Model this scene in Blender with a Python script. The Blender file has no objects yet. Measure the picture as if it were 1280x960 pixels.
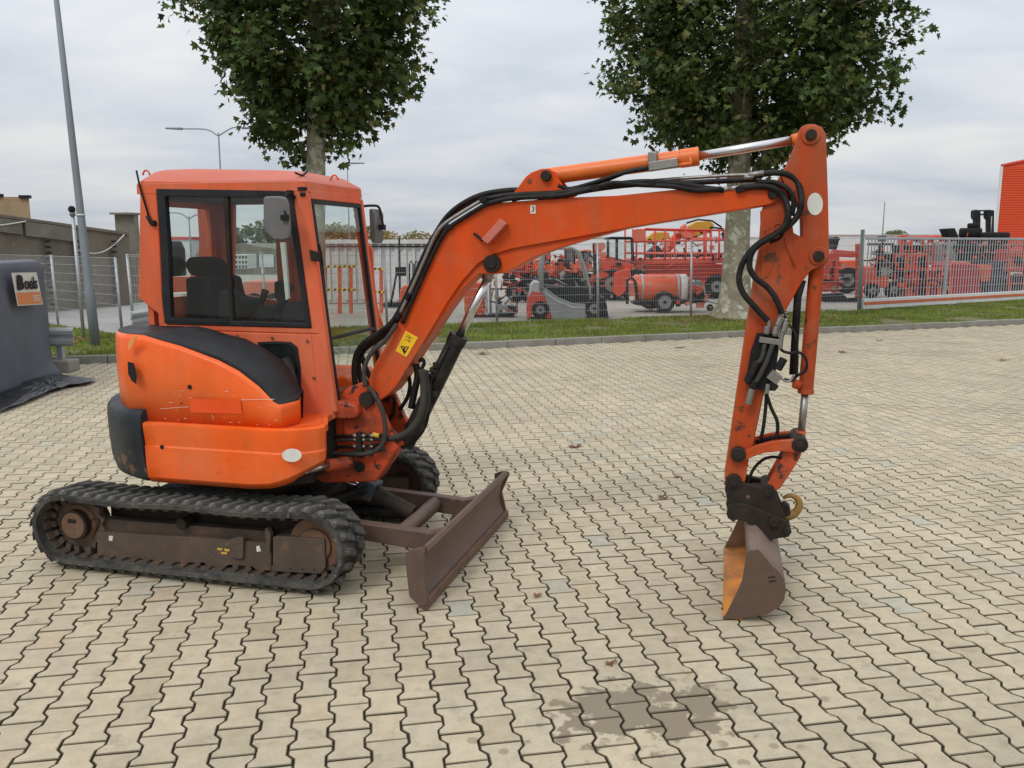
import bpy, bmesh, math, random
from mathutils import Vector, Matrix, Euler, noise
random.seed(7)
rnd = random.uniform
sc = bpy.context.scene
col = sc.collection
PI = math.pi

# ------------------------------------------------------------------ camera
FOC = 1072.0; PITCH = math.radians(9.35); CAMZ = 1.97
cam_d = bpy.data.cameras.new('camera'); cam = bpy.data.objects.new('camera', cam_d); col.objects.link(cam)
cam_d.sensor_width = 36.0; cam_d.lens = FOC/1280*36.0; cam_d.clip_start = 0.1; cam_d.clip_end = 2000
cam.location = (0, 0, CAMZ); cam.rotation_euler = (math.radians(90)-PITCH, 0, 0)
sc.camera = cam
sc.render.resolution_x = 1024; sc.render.resolution_y = 768

# ------------------------------------------------------------------ sky
SUN_EL = math.radians(48); SUN_AZ = math.radians(212)   # compass-like: 180 = from behind the camera
wd = bpy.data.worlds.new('World'); sc.world = wd; wd.use_nodes = True
nt = wd.node_tree; nt.nodes.clear(); N = nt.nodes.new; K = nt.links.new
out = N('ShaderNodeOutputWorld')
sky = N('ShaderNodeTexSky'); sky.sky_type = 'NISHITA'; sky.sun_disc = False
sky.sun_elevation = SUN_EL; sky.sun_rotation = SUN_AZ; sky.air_density = 1.0; sky.dust_density = 2.0
tc = N('ShaderNodeTexCoord'); sep = N('ShaderNodeSeparateXYZ'); K(tc.outputs['Generated'], sep.inputs[0])
# clouds are laid on a flat layer: direction divided by its height
mx = N('ShaderNodeMath'); mx.operation = 'MAXIMUM'; mx.inputs[1].default_value = 0.0; K(sep.outputs[2], mx.inputs[0])
ad = N('ShaderNodeMath'); ad.operation = 'ADD'; ad.inputs[1].default_value = 0.16; K(mx.outputs[0], ad.inputs[0])
dv = N('ShaderNodeVectorMath'); dv.operation = 'DIVIDE'
cb = N('ShaderNodeCombineXYZ')
for i in range(3): K(ad.outputs[0], cb.inputs[i])
K(tc.outputs['Generated'], dv.inputs[0]); K(cb.outputs[0], dv.inputs[1])
mp = N('ShaderNodeMapping'); mp.inputs['Scale'].default_value = (1.0, 1.35, 1.0); mp.inputs['Location'].default_value = (3.1, 1.7, 0.4)
K(dv.outputs[0], mp.inputs[0])
n1 = N('ShaderNodeTexNoise'); n1.inputs['Scale'].default_value = 1.15; n1.inputs['Detail'].default_value = 7; n1.inputs['Roughness'].default_value = 0.52; n1.inputs['Distortion'].default_value = 0.35
K(mp.outputs[0], n1.inputs['Vector'])
cr = N('ShaderNodeValToRGB'); e = cr.color_ramp.elements
e[0].position = 0.30; e[0].color = (0.69, 0.75, 0.84, 1); e[1].position = 0.70; e[1].color = (1.0, 1.0, 1.0, 1)
k = cr.color_ramp.elements.new(0.5); k.color = (0.85, 0.89, 0.95, 1)
K(n1.outputs['Fac'], cr.inputs[0])
# an overcast sky is three times as bright overhead as at the horizon
gr = N('ShaderNodeMath'); gr.operation = 'MULTIPLY_ADD'; gr.inputs[1].default_value = 1.05; gr.inputs[2].default_value = 0.70
K(mx.outputs[0], gr.inputs[0])
ml = N('ShaderNodeVectorMath'); ml.operation = 'SCALE'; K(cr.outputs[0], ml.inputs[0]); K(gr.outputs[0], ml.inputs['Scale'])
b1 = N('ShaderNodeBackground'); b1.inputs['Strength'].default_value = 0.10; K(sky.outputs[0], b1.inputs['Color'])
b2 = N('ShaderNodeBackground'); b2.inputs['Strength'].default_value = 1.0; K(ml.outputs[0], b2.inputs['Color'])
ms = N('ShaderNodeMixShader'); ms.inputs[0].default_value = 0.93; K(b1.outputs[0], ms.inputs[1]); K(b2.outputs[0], ms.inputs[2])
K(ms.outputs[0], out.inputs[0])
# ------------------------------------------------------------------ sun behind the cloud
sd = bpy.data.lights.new('sun', 'SUN'); sd.energy = 1.1; sd.angle = math.radians(14); sd.color = (1.0, 0.95, 0.88)
sun = bpy.data.objects.new('sun', sd); col.objects.link(sun)
sdir = Vector((math.sin(SUN_AZ)*math.cos(SUN_EL), math.cos(SUN_AZ)*math.cos(SUN_EL), math.sin(SUN_EL)))
sun.rotation_euler = sdir.to_track_quat('Z', 'Y').to_euler(); sun.location = sdir*50
sc.view_settings.view_transform = 'Standard'; sc.view_settings.look = 'None'
sc.view_settings.exposure = 0.0; sc.view_settings.gamma = 1.0

# ------------------------------------------------------------------ surveying: the photograph's pixels as rays from the standpoint
def ray(px, py):
    a = (px-640)/FOC; b = (480-py)/FOC
    return Vector((a, math.cos(PITCH)+b*math.sin(PITCH), -math.sin(PITCH)+b*math.cos(PITCH)))
def G(px, py, z=0.0):                       # point on the ground (or on height z)
    d = ray(px, py); t = (z-CAMZ)/d.z; p = d*t; p.z = z; return p
def D(px, py, Y):                           # point at distance Y
    d = ray(px, py); p = d*(Y/d.y); p.z += CAMZ; return p
YAW = math.radians(-14)
MU = Vector((math.cos(YAW), math.sin(YAW), 0)); MN = Vector((-math.sin(YAW), math.cos(YAW), 0))
MORG = MU*(-3.05)+MN*4.97
def L(px, py, y):                           # machine frame: (x, z) on the lengthwise plane y
    d = ray(px, py); t = (y+4.97)/d.dot(MN); p = d*t
    return (p.dot(MU)+3.05, CAMZ+p.z)
def L3(px, py, y):
    x, z = L(px, py, y); return Vector((x, y, z))
def LL(pts, y): return [L(a, b, y) for a, b in pts]

# ------------------------------------------------------------------ object helpers
MATS = {}
ROOT = {}
def tag(o, label=None, cat=None, group=None, kind=None):
    if label: o['label'] = label
    if cat: o['category'] = cat
    if group: o['group'] = group
    if kind: o['kind'] = kind
    return o
def thing(name, label, cat, loc=(0, 0, 0), rz=0.0, group=None, kind=None):
    o = bpy.data.objects.new(name, None); col.objects.link(o)
    o.location = loc; o.rotation_euler = (0, 0, rz); o.empty_display_size = 0.2
    ROOT[o] = Matrix.Translation(Vector(loc)) @ Matrix.Rotation(rz, 4, 'Z')
    return tag(o, label, cat, group, kind)
def catmull(pts, n=6):
    P = [Vector(p) for p in pts]
    if len(P) < 3: return P
    P = [P[0]*2-P[1]]+P+[P[-1]*2-P[-2]]; r = []
    for i in range(1, len(P)-2):
        for j in range(n):
            t = j/n
            r.append(0.5*((2*P[i])+(-P[i-1]+P[i+1])*t+(2*P[i-1]-5*P[i]+4*P[i+1]-P[i+2])*t*t+(-P[i-1]+3*P[i]-3*P[i+1]+P[i+2])*t**3))
    r.append(P[-2]); return r
class MB:
    def __init__(s, local=True): s.v = []; s.f = []; s.sm = []; s.mi = []; s.local = local; s.cur = 0
    def add(s, vs, fs, smooth=False):
        o = len(s.v); s.v += [Vector(v) for v in vs]
        for f in fs: s.f.append([i+o for i in f]); s.sm.append(smooth); s.mi.append(s.cur)
        return s
    def box(s, c, d, M=None):
        x, y, z = d[0]/2, d[1]/2, d[2]/2; c = Vector(c)
        vs = [Vector(p) for p in ((-x,-y,-z),(x,-y,-z),(x,y,-z),(-x,y,-z),(-x,-y,z),(x,-y,z),(x,y,z),(-x,y,z))]
        if M is not None: vs = [M @ v for v in vs]
        return s.add([c+v for v in vs], [(0,3,2,1),(4,5,6,7),(0,1,5,4),(1,2,6,5),(2,3,7,6),(3,0,4,7)])
    def prism(s, poly, y0, y1):             # outline in (x, z), extruded along y
        n = len(poly); ar = sum(poly[i][0]*poly[(i+1)%n][1]-poly[(i+1)%n][0]*poly[i][1] for i in range(n))
        if ar < 0: poly = poly[::-1]
        if y0 > y1: y0, y1 = y1, y0
        vs = [(x, y0, z) for x, z in poly]+[(x, y1, z) for x, z in poly]
        fs = [tuple(range(n)), tuple(range(2*n-1, n-1, -1))]+[((i+1)%n, i, n+i, n+(i+1)%n) for i in range(n)]
        return s.add(vs, fs)
    def slab(s, poly, z0, z1):              # outline in (x, y), extruded along z
        n = len(poly); ar = sum(poly[i][0]*poly[(i+1)%n][1]-poly[(i+1)%n][0]*poly[i][1] for i in range(n))
        if ar < 0: poly = poly[::-1]
        vs = [(x, y, z0) for x, y in poly]+[(x, y, z1) for x, y in poly]
        fs = [tuple(range(n-1, -1, -1)), tuple(range(n, 2*n))]+[(i, (i+1)%n, n+(i+1)%n, n+i) for i in range(n)]
        return s.add(vs, fs)
    def ring(s, A, B, y0, y1):              # frame between two outlines (x, z) with the same number of points
        n = len(A); ar = sum(A[i][0]*A[(i+1)%n][1]-A[(i+1)%n][0]*A[i][1] for i in range(n))
        if ar < 0: A = A[::-1]; B = B[::-1]
        vs = [(x, y0, z) for x, z in A]+[(x, y0, z) for x, z in B]+[(x, y1, z) for x, z in A]+[(x, y1, z) for x, z in B]
        fs = []
        for i in range(n):
            j = (i+1) % n
            fs += [(i, j, n+j, n+i), (2*n+j, 2*n+i, 3*n+i, 3*n+j), (j, i, 2*n+i, 2*n+j), (n+i, n+j, 3*n+j, 3*n+i)]
        return s.add(vs, fs)
    def tube(s, pts, r, seg=8, smooth=True, caps=True, r2=None):
        P = [Vector(p) for p in pts]; n = len(P); vs = []; fs = []
        t0 = (P[1]-P[0]).normalized(); up = Vector((0, 0, 1)) if abs(t0.z) < .9 else Vector((1, 0, 0))
        a = t0.cross(up).normalized()
        for i, p in enumerate(P):
            t = (P[min(i+1, n-1)]-P[max(i-1, 0)])
            if t.length < 1e-9: t = t0
            t.normalize(); a = (a-t*a.dot(t)).normalized(); b = t.cross(a)
            if isinstance(r, (list, tuple)): q = r[i]
            elif r2 is not None: q = r+(r2-r)*i/(n-1)
            else: q = r
            for k in range(seg):
                w = 2*PI*k/seg; vs.append(p+(a*math.cos(w)+b*math.sin(w))*q)
        for i in range(n-1):
            for k in range(seg):
                k2 = (k+1) % seg; fs.append((i*seg+k, i*seg+k2, (i+1)*seg+k2, (i+1)*seg+k))
        s.add(vs, fs, smooth)
        if caps:
            o = len(s.v)-n*seg
            s.f.append([o+k for k in range(seg-1, -1, -1)]); s.sm.append(False); s.mi.append(s.cur)
            s.f.append([o+(n-1)*seg+k for k in range(seg)]); s.sm.append(False); s.mi.append(s.cur)
        return s
    def cyl(s, p0, p1, r, seg=20, r2=None): return s.tube([p0, p1], r, seg, r2=r2)
    def ycyl(s, x, z, y0, y1, r, seg=20, r2=None): return s.tube([(x, y0, z), (x, y1, z)], r, seg, r2=r2)
    def hose(s, pts, r, seg=7, n=5): return s.tube(catmull(pts, n), r, seg)
    def grid(s, rows, closed=False, smooth=True):
        n = len(rows[0]); vs = [p for r in rows for p in r]; fs = []
        for i in range(len(rows)-1):
            for j in range(n if closed else n-1):
                k = (j+1) % n; fs.append((i*n+j, i*n+k, (i+1)*n+k, (i+1)*n+j))
        return s.add(vs, fs, smooth)
    def build(s, name, mat, parent=None, bevel=0.0, kind=None, label=None, seg=2, fix=False):
        vs = s.v
        R = ROOT.get(parent) if parent is not None else None
        if R is not None and not s.local:
            Mi = R.inverted(); vs = [Mi @ v for v in vs]
        me = bpy.data.meshes.new(name); me.from_pydata([tuple(v) for v in vs], [], s.f); me.validate()
        if len(me.polygons) == len(s.f):
            me.polygons.foreach_set('use_smooth', s.sm); me.polygons.foreach_set('material_index', s.mi)
        for m in (mat if isinstance(mat, (list, tuple)) else [mat]): me.materials.append(MATS[m] if isinstance(m, str) else m)
        if fix:
            bm = bmesh.new(); bm.from_mesh(me); bmesh.ops.remove_doubles(bm, verts=bm.verts, dist=1e-5); bmesh.ops.recalc_face_normals(bm, faces=bm.faces); bm.to_mesh(me); bm.free()
        me.update()
        o = bpy.data.objects.new(name, me); col.objects.link(o)
        if parent is not None:
            o.parent = parent; ROOT[o] = ROOT.get(parent, Matrix.Identity(4))
        if bevel > 0:
            for p in me.polygons: p.use_smooth = True
            me.set_sharp_from_angle(angle=math.radians(38))
            b = o.modifiers.new('bevel', 'BEVEL'); b.width = bevel; b.segments = seg; b.limit_method = 'ANGLE'; b.angle_limit = math.radians(34); b.harden_normals = True
        if kind: o['kind'] = kind
        if label: o['label'] = label
        return o
def copy_tree(o, parent=None, loc=None, rz=None, label=None, group=None, scale=None):
    c = o.copy(); col.objects.link(c)
    if parent is not None: c.parent = parent
    if loc is not None: c.location = loc
    if rz is not None: c.rotation_euler = (0, 0, rz)
    if scale is not None: c.scale = (scale,)*3
    if label: c['label'] = label
    if group: c['group'] = group
    for ch in list(o.children): copy_tree(ch, c)
    return c
def piece(me, name, parent, loc, rot=(0, 0, 0), mat=None):      # one more object on a shared mesh
    o = bpy.data.objects.new(name, me); col.objects.link(o); o.parent = parent
    o.location = loc; o.rotation_euler = rot
    return o
def text_mesh(txt, size, mat, name, parent, M, extrude=0.001, bold=0.0, spacing=1.0):
    cu = bpy.data.curves.new(name, 'FONT'); cu.body = txt; cu.size = size; cu.extrude = extrude; cu.offset = bold; cu.space_character = spacing
    cu.align_x = 'CENTER'; cu.align_y = 'CENTER'; cu.resolution_u = 3
    t = bpy.data.objects.new('tmp', cu); col.objects.link(t)
    dg = bpy.context.evaluated_depsgraph_get(); me = bpy.data.meshes.new_from_object(t.evaluated_get(dg))
    bpy.data.objects.remove(t); me.transform(M)
    me.materials.clear(); me.materials.append(MATS[mat])
    o = bpy.data.objects.new(name, me); col.objects.link(o); o.parent = parent; return o

# ------------------------------------------------------------------ materials
def mat(name, c, rough=0.6, metal=0.0, var=0.12, vscale=6.0, c2=None, c2amt=0.0, c2scale=4.0, c2thr=0.5, bump=0.0, bscale=80.0, coat=0.0, wear=None, wthr=0.68, wscale=9.0, streak=False, spec=0.5, island=0.0, world=False, soft=0.06, grime=0.0):
    m = bpy.data.materials.new(name); m.use_nodes = True; t = m.node_tree; b = t.nodes['Principled BSDF']
    n = t.nodes.new; k = t.links.new
    b.inputs['Roughness'].default_value = rough; b.inputs['Metallic'].default_value = metal
    b.inputs['Specular IOR Level'].default_value = spec
    if coat: b.inputs['Coat Weight'].default_value = coat; b.inputs['Coat Roughness'].default_value = 0.12
    tcn = n('ShaderNodeTexCoord'); geo = n('ShaderNodeNewGeometry')
    vec = geo.outputs['Position'] if world else tcn.outputs['Object']
    if streak:
        mpn = n('ShaderNodeMapping'); mpn.inputs['Scale'].default_value = (1, 1, 0.25); k(vec, mpn.inputs[0]); svec = mpn.outputs[0]
    else: svec = vec
    no = n('ShaderNodeTexNoise'); no.inputs['Scale'].default_value = vscale; no.inputs['Detail'].default_value = 5; no.inputs['Roughness'].default_value = 0.6; k(svec, no.inputs['Vector'])
    mr = n('ShaderNodeMapRange'); mr.inputs['From Min'].default_value = 0.25; mr.inputs['From Max'].default_value = 0.75
    mr.inputs['To Min'].default_value = 1-var; mr.inputs['To Max'].default_value = 1+var; k(no.outputs['Fac'], mr.inputs['Value'])
    cur = n('ShaderNodeRGB'); cur.outputs[0].default_value = (*c, 1); cur = cur.outputs[0]
    def mix(a, colr, fac):
        x = n('ShaderNodeMix'); x.data_type = 'RGBA'; k(fac, x.inputs['Factor']); k(a, x.inputs['A']); x.inputs['B'].default_value = (*colr, 1); return x.outputs['Result']
    def mask(scale, thr, amt, vv, det=6, soft=soft):
        q = n('ShaderNodeTexNoise'); q.inputs['Scale'].default_value = scale; q.inputs['Detail'].default_value = det; q.inputs['Roughness'].default_value = 0.65; k(vv, q.inputs['Vector'])
        w = n('ShaderNodeMapRange'); w.inputs['From Min'].default_value = thr-soft; w.inputs['From Max'].default_value = thr+soft; w.inputs['To Max'].default_value = amt; k(q.outputs['Fac'], w.inputs['Value']); return w.outputs[0]
    wmask = None
    if c2: cur = mix(cur, c2, mask(c2scale, c2thr, c2amt, svec, soft=0.12))
    if wear:
        wmask = mask(wscale, wthr, 1.0, vec, 9, 0.025); cur = mix(cur, wear, wmask)
    if grime:
        gmp = n('ShaderNodeMapping'); gmp.inputs['Scale'].default_value = (5, 5, 0.8); k(tcn.outputs['Object'], gmp.inputs[0])
        cur = mix(cur, (0.26, 0.085, 0.035), mask(1.6, 0.56, grime, gmp.outputs[0], 8, 0.13)); cur = mix(cur, (0.40, 0.20, 0.12), mask(2.1, 0.60, grime*.8, tcn.outputs['Object'], 7, 0.10))
    sc_ = n('ShaderNodeVectorMath'); sc_.operation = 'SCALE'; k(cur, sc_.inputs[0]); k(mr.outputs[0], sc_.inputs['Scale']); cur = sc_.outputs[0]
    if island:
        ri = n('ShaderNodeMapRange'); ri.inputs['To Min'].default_value = 1-island; ri.inputs['To Max'].default_value = 1+island
        k(geo.outputs['Random Per Island'], ri.inputs['Value'])
        s2 = n('ShaderNodeVectorMath'); s2.operation = 'SCALE'; k(cur, s2.inputs[0]); k(ri.outputs[0], s2.inputs['Scale']); cur = s2.outputs[0]
    k(cur, b.inputs['Base Color'])
    rr = n('ShaderNodeMapRange'); rr.inputs['From Min'].default_value = 0.3; rr.inputs['From Max'].default_value = 0.7
    rr.inputs['To Min'].default_value = max(0.03, rough-0.09); rr.inputs['To Max'].default_value = min(1, rough+0.12); k(no.outputs['Fac'], rr.inputs['Value']); k(rr.outputs[0], b.inputs['Roughness'])
    if bump:
        nb = n('ShaderNodeTexNoise'); nb.inputs['Scale'].default_value = bscale; nb.inputs['Detail'].default_value = 5; k(vec, nb.inputs['Vector'])
        bp = n('ShaderNodeBump'); bp.inputs['Strength'].default_value = bump; bp.inputs['Distance'].default_value = 0.01; k(nb.outputs['Fac'], bp.inputs['Height']); k(bp.outputs[0], b.inputs['Normal'])
    MATS[name] = m; return m
DIRT = (0.10, 0.06, 0.035)
mat('paint_orange', grime=0.4, c=(0.80, 0.095, 0.008), rough=0.42, spec=0.22, var=0.07, vscale=3, c2=(0.66, 0.13, 0.04), c2amt=0.45, c2scale=2.2, wear=(0.42, 0.05, 0.012), wthr=0.70, wscale=7, bump=0.03, bscale=9)
mat('paint_hood', grime=0.22, c=(0.84, 0.112, 0.010), rough=0.36, spec=0.26, var=0.06, vscale=2.5, c2=(0.78, 0.19, 0.06), c2amt=0.5, c2scale=1.8, wear=(0.50, 0.055, 0.012), wthr=0.72, wscale=10, bump=0.02, bscale=6)
mat('paint_cab', grime=0.35, c=(0.74, 0.108, 0.030), rough=0.45, spec=0.22, var=0.08, vscale=3, c2=(0.62, 0.165, 0.085), c2amt=0.75, c2scale=1.6, c2thr=0.47, wear=(0.45, 0.07, 0.03), wthr=0.73, wscale=8, bump=0.02, bscale=8, streak=True)
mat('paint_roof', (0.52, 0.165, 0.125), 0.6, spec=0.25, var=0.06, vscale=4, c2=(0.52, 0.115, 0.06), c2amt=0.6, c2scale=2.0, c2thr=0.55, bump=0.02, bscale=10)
mat('paint_boom', grime=0.38, c=(0.66, 0.072, 0.006), rough=0.45, spec=0.18, var=0.10, vscale=3, c2=(0.50, 0.075, 0.016), c2amt=0.6, c2scale=2.5, wear=(0.16, 0.045, 0.02), wthr=0.71, wscale=11, bump=0.03, bscale=12, streak=True)
mat('paint_arm', grime=0.55, c=(0.52, 0.064, 0.008), rough=0.52, spec=0.2, var=0.16, vscale=4, c2=(0.30, 0.05, 0.018), c2amt=0.75, c2scale=3.2, wear=(0.075, 0.035, 0.02), wthr=0.62, wscale=9, bump=0.05, bscale=20, streak=True)
mat('paint_grimy', (0.50, 0.060, 0.010), 0.6, var=0.25, vscale=9, c2=(0.09, 0.04, 0.02), c2amt=0.8, c2scale=6, c2thr=0.56, wear=(0.03, 0.022, 0.018), wthr=0.58, wscale=14, bump=0.08, bscale=40)
mat('paint_ram', (0.74, 0.165, 0.018), 0.4, var=0.08, vscale=5, c2=(0.6, 0.10, 0.02), c2amt=0.6, c2scale=4, wear=(0.2, 0.06, 0.02), wthr=0.72, wscale=12)
mat('plastic_black', (0.018, 0.019, 0.021), 0.5, spec=0.16, var=0.25, vscale=5, c2=(0.035, 0.035, 0.036), c2amt=0.5, c2scale=4, bump=0.04, bscale=200)
mat('counterweight', (0.022, 0.026, 0.030), 0.45, spec=0.16, var=0.2, vscale=5, c2=(0.07, 0.07, 0.068), c2amt=0.5, c2scale=3, wear=(0.17, 0.09, 0.05), wthr=0.60, wscale=6, bump=0.03, bscale=30)
mat('rubber', (0.034, 0.034, 0.032), 0.85, spec=0.16, var=0.3, vscale=7, c2=(0.095, 0.090, 0.078), c2amt=0.9, c2scale=8, wear=(0.15, 0.14, 0.12), wthr=0.62, wscale=25, bump=0.2, bscale=70)
mat('rubber_far', (0.02, 0.02, 0.021), 0.85, spec=0.16, var=0.3)
mat('hose', (0.010, 0.010, 0.010), 0.5, spec=0.16, var=0.3, vscale=20, c2=(0.035, 0.030, 0.026), c2amt=0.5, c2scale=9)
mat('hose_grey', (0.055, 0.052, 0.046), 0.65, spec=0.16, var=0.25, vscale=20, c2=(0.05, 0.045, 0.04), c2amt=0.6, c2scale=9)
mat('chrome', (0.62, 0.62, 0.62), 0.27, 1.0, var=0.03, vscale=3)
mat('steel', (0.34, 0.33, 0.31), 0.45, 0.85, var=0.15, vscale=20, c2=(0.16, 0.13, 0.10), c2amt=0.6, c2scale=20)
mat('galvanised', (0.46, 0.48, 0.49), 0.5, 0.55, var=0.10, vscale=3, c2=(0.36, 0.38, 0.40), c2amt=0.6, c2scale=14)
mat('frame_brown', (0.095, 0.064, 0.044), 0.72, var=0.3, vscale=5, c2=(0.055, 0.04, 0.03), c2amt=0.8, c2scale=3, wear=(0.125, 0.07, 0.042), wthr=0.60, wscale=14, bump=0.14, bscale=40)
mat('blade_brown', (0.125, 0.074, 0.052), 0.55, var=0.2, vscale=4, c2=(0.075, 0.05, 0.04), c2amt=0.7, c2scale=3.5, wear=(0.27, 0.20, 0.15), wthr=0.70, wscale=8, bump=0.08, bscale=30)
mat('rust', (0.145, 0.078, 0.045), 0.75, var=0.3, vscale=8, c2=(0.10, 0.05, 0.03), c2amt=0.8, c2scale=7, bump=0.12, bscale=60)
mat('bucket_brown', (0.115, 0.068, 0.042), 0.6, var=0.25, vscale=5, c2=(0.065, 0.042, 0.03), c2amt=0.7, c2scale=5, wear=(0.20, 0.10, 0.05), wthr=0.64, wscale=7, bump=0.08, bscale=40)
mat('bucket_side', (0.17, 0.115, 0.085), 0.55, var=0.15, vscale=5, c2=(0.12, 0.08, 0.06), c2amt=0.6, c2scale=6, bump=0.06, bscale=40)
mat('bucket_inner', (0.60, 0.215, 0.025), 0.65, var=0.22, vscale=5, c2=(0.30, 0.11, 0.03), c2amt=0.85, c2scale=6, wear=(0.20, 0.09, 0.04), wthr=0.66, wscale=10, bump=0.05, bscale=40)
mat('dark_metal', (0.024, 0.019, 0.016), 0.62, 0.1, spec=0.16, var=0.3, vscale=9, c2=(0.045, 0.032, 0.022), c2amt=0.6, c2scale=10, bump=0.08, bscale=50)
mat('ram_black', (0.008, 0.008, 0.008), 0.4, spec=0.16, var=0.3, vscale=9, c2=(0.06, 0.05, 0.045), c2amt=0.5, c2scale=10)
mat('hook_yellow', (0.32, 0.17, 0.03), 0.6, var=0.3, vscale=20, c2=(0.08, 0.05, 0.03), c2amt=0.9, c2scale=20)
mat('white_label', (0.62, 0.62, 0.56), 0.5, var=0.12, vscale=15)
mat('yellow_label', (0.80, 0.48, 0.01), 0.5, var=0.1, vscale=15)
mat('yellow_flake', (0.55, 0.36, 0.05), 0.7, var=0.1, vscale=15)
mat('black_print', (0.015, 0.015, 0.015), 0.6, spec=0.16, var=0.1)
mat('interior_dark', (0.016, 0.017, 0.02), 0.8, spec=0.16, var=0.2)
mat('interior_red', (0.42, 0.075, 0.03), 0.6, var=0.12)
mat('seat', (0.008, 0.009, 0.011), 0.9, spec=0.16, var=0.2, bump=0.1, bscale=120)
mat('mirror_back', (0.13, 0.125, 0.12), 0.6, var=0.2, vscale=12)
mat('dark_pane', (0.015, 0.017, 0.017), 0.12, var=0.3, vscale=8)
mat('scratch', (0.34, 0.26, 0.20), 0.6)
def glass(name, tint, alpha, rough=0.02):
    m = bpy.data.materials.new(name); m.use_nodes = True; t = m.node_tree; t.nodes.clear()
    o = t.nodes.new('ShaderNodeOutputMaterial'); tr = t.nodes.new('ShaderNodeBsdfTransparent'); tr.inputs[0].default_value = (*tint, 1)
    gl = t.nodes.new('ShaderNodeBsdfGlossy'); gl.inputs['Roughness'].default_value = rough; gl.inputs['Color'].default_value = (0.9, 0.9, 0.9, 1)
    lw = t.nodes.new('ShaderNodeLayerWeight'); lw.inputs[0].default_value = 0.5; pw = t.nodes.new('ShaderNodeMath'); pw.operation = 'POWER'; pw.inputs[1].default_value = 5.0; t.links.new(lw.outputs['Facing'], pw.inputs[0])
    mm = t.nodes.new('ShaderNodeMath'); mm.operation = 'MULTIPLY_ADD'; mm.inputs[1].default_value = 0.9; mm.inputs[2].default_value = 0.05+alpha; t.links.new(pw.outputs[0], mm.inputs[0])
    gm = t.nodes.new('ShaderNodeNewGeometry'); inv = t.nodes.new('ShaderNodeMath'); inv.operation = 'SUBTRACT'; inv.inputs[0].default_value = 1.0; t.links.new(gm.outputs['Backfacing'], inv.inputs[1])
    m2 = t.nodes.new('ShaderNodeMath'); m2.operation = 'MULTIPLY'; t.links.new(mm.outputs[0], m2.inputs[0]); t.links.new(inv.outputs[0], m2.inputs[1]); mm = m2
    x = t.nodes.new('ShaderNodeMixShader'); t.links.new(mm.outputs[0], x.inputs[0]); t.links.new(tr.outputs[0], x.inputs[1]); t.links.new(gl.outputs[0], x.inputs[2]); t.links.new(x.outputs[0], o.inputs[0])
    MATS[name] = m
glass('glass', (0.92, 0.95, 0.94), 0.0)
glass('glass_dark', (0.35, 0.37, 0.37), 0.03)
# ================================================================== GROUND
def ground_mat(name, c, c2, c3, scale=0.6, rough=0.9, bump=0.3, bscale=60, world=True):
    return mat(name, c, rough, var=0.14, vscale=scale*6, c2=c2, c2amt=0.7, c2scale=scale, wear=c3, wthr=0.66, wscale=scale*5, bump=bump, bscale=bscale, world=world)
ground_mat('soil_joint', (0.060, 0.048, 0.028), (0.075, 0.060, 0.035), (0.045, 0.060, 0.018), 1.4)
ground_mat('far_ground', (0.30, 0.28, 0.24), (0.22, 0.21, 0.18), (0.16, 0.15, 0.12), 0.05)
ground_mat('yard_concrete', (0.36, 0.33, 0.28), (0.29, 0.265, 0.22), (0.22, 0.20, 0.17), 0.35)
ground_mat('lane_concrete', (0.33, 0.325, 0.31), (0.27, 0.265, 0.25), (0.2, 0.2, 0.19), 0.35)
ground_mat('turf_soil', (0.11, 0.11, 0.035), (0.16, 0.125, 0.06), (0.07, 0.09, 0.022), 2.2)
ground_mat('kerb_concrete', (0.27, 0.255, 0.22), (0.19, 0.18, 0.15), (0.10, 0.10, 0.06), 1.2)

def sheet(name, pts, z, m, kind='structure'):
    me = MB().add([(x, y, z) for x, y in pts], [tuple(range(len(pts)))])
    o = me.build(name, m, kind=kind)
    return o
sheet('ground', [(-400, -300), (400, -300), (400, 700), (-400, 700)], -0.03, 'far_ground')
KX = [-40, -7.25, -1.2, 12.6, 40]; KY = [3.6, 14.0, 15.92, 21.04, 31.2]
def lerp_line(xs, ys, x):
    for i in range(len(xs)-1):
        if x <= xs[i+1] or i == len(xs)-2:
            return ys[i]+(ys[i+1]-ys[i])*(x-xs[i])/(xs[i+1]-xs[i])
def kerb_y(x): return lerp_line(KX, KY, x)
FX = [-8.2, 4.72, 10.05, 17.4, 30]; FY = [17.98, 22.62, 24.75, 29.2, 36.8]
def fence_y(x): return lerp_line(FX, FY, x)
bed = sheet('pavement_bed', [(-40, -8), (40, -8)]+[(x, kerb_y(x)+0.06) for x in (40, 12.6, -1.2, -7.25, -40)], -0.017, 'soil_joint')

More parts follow.
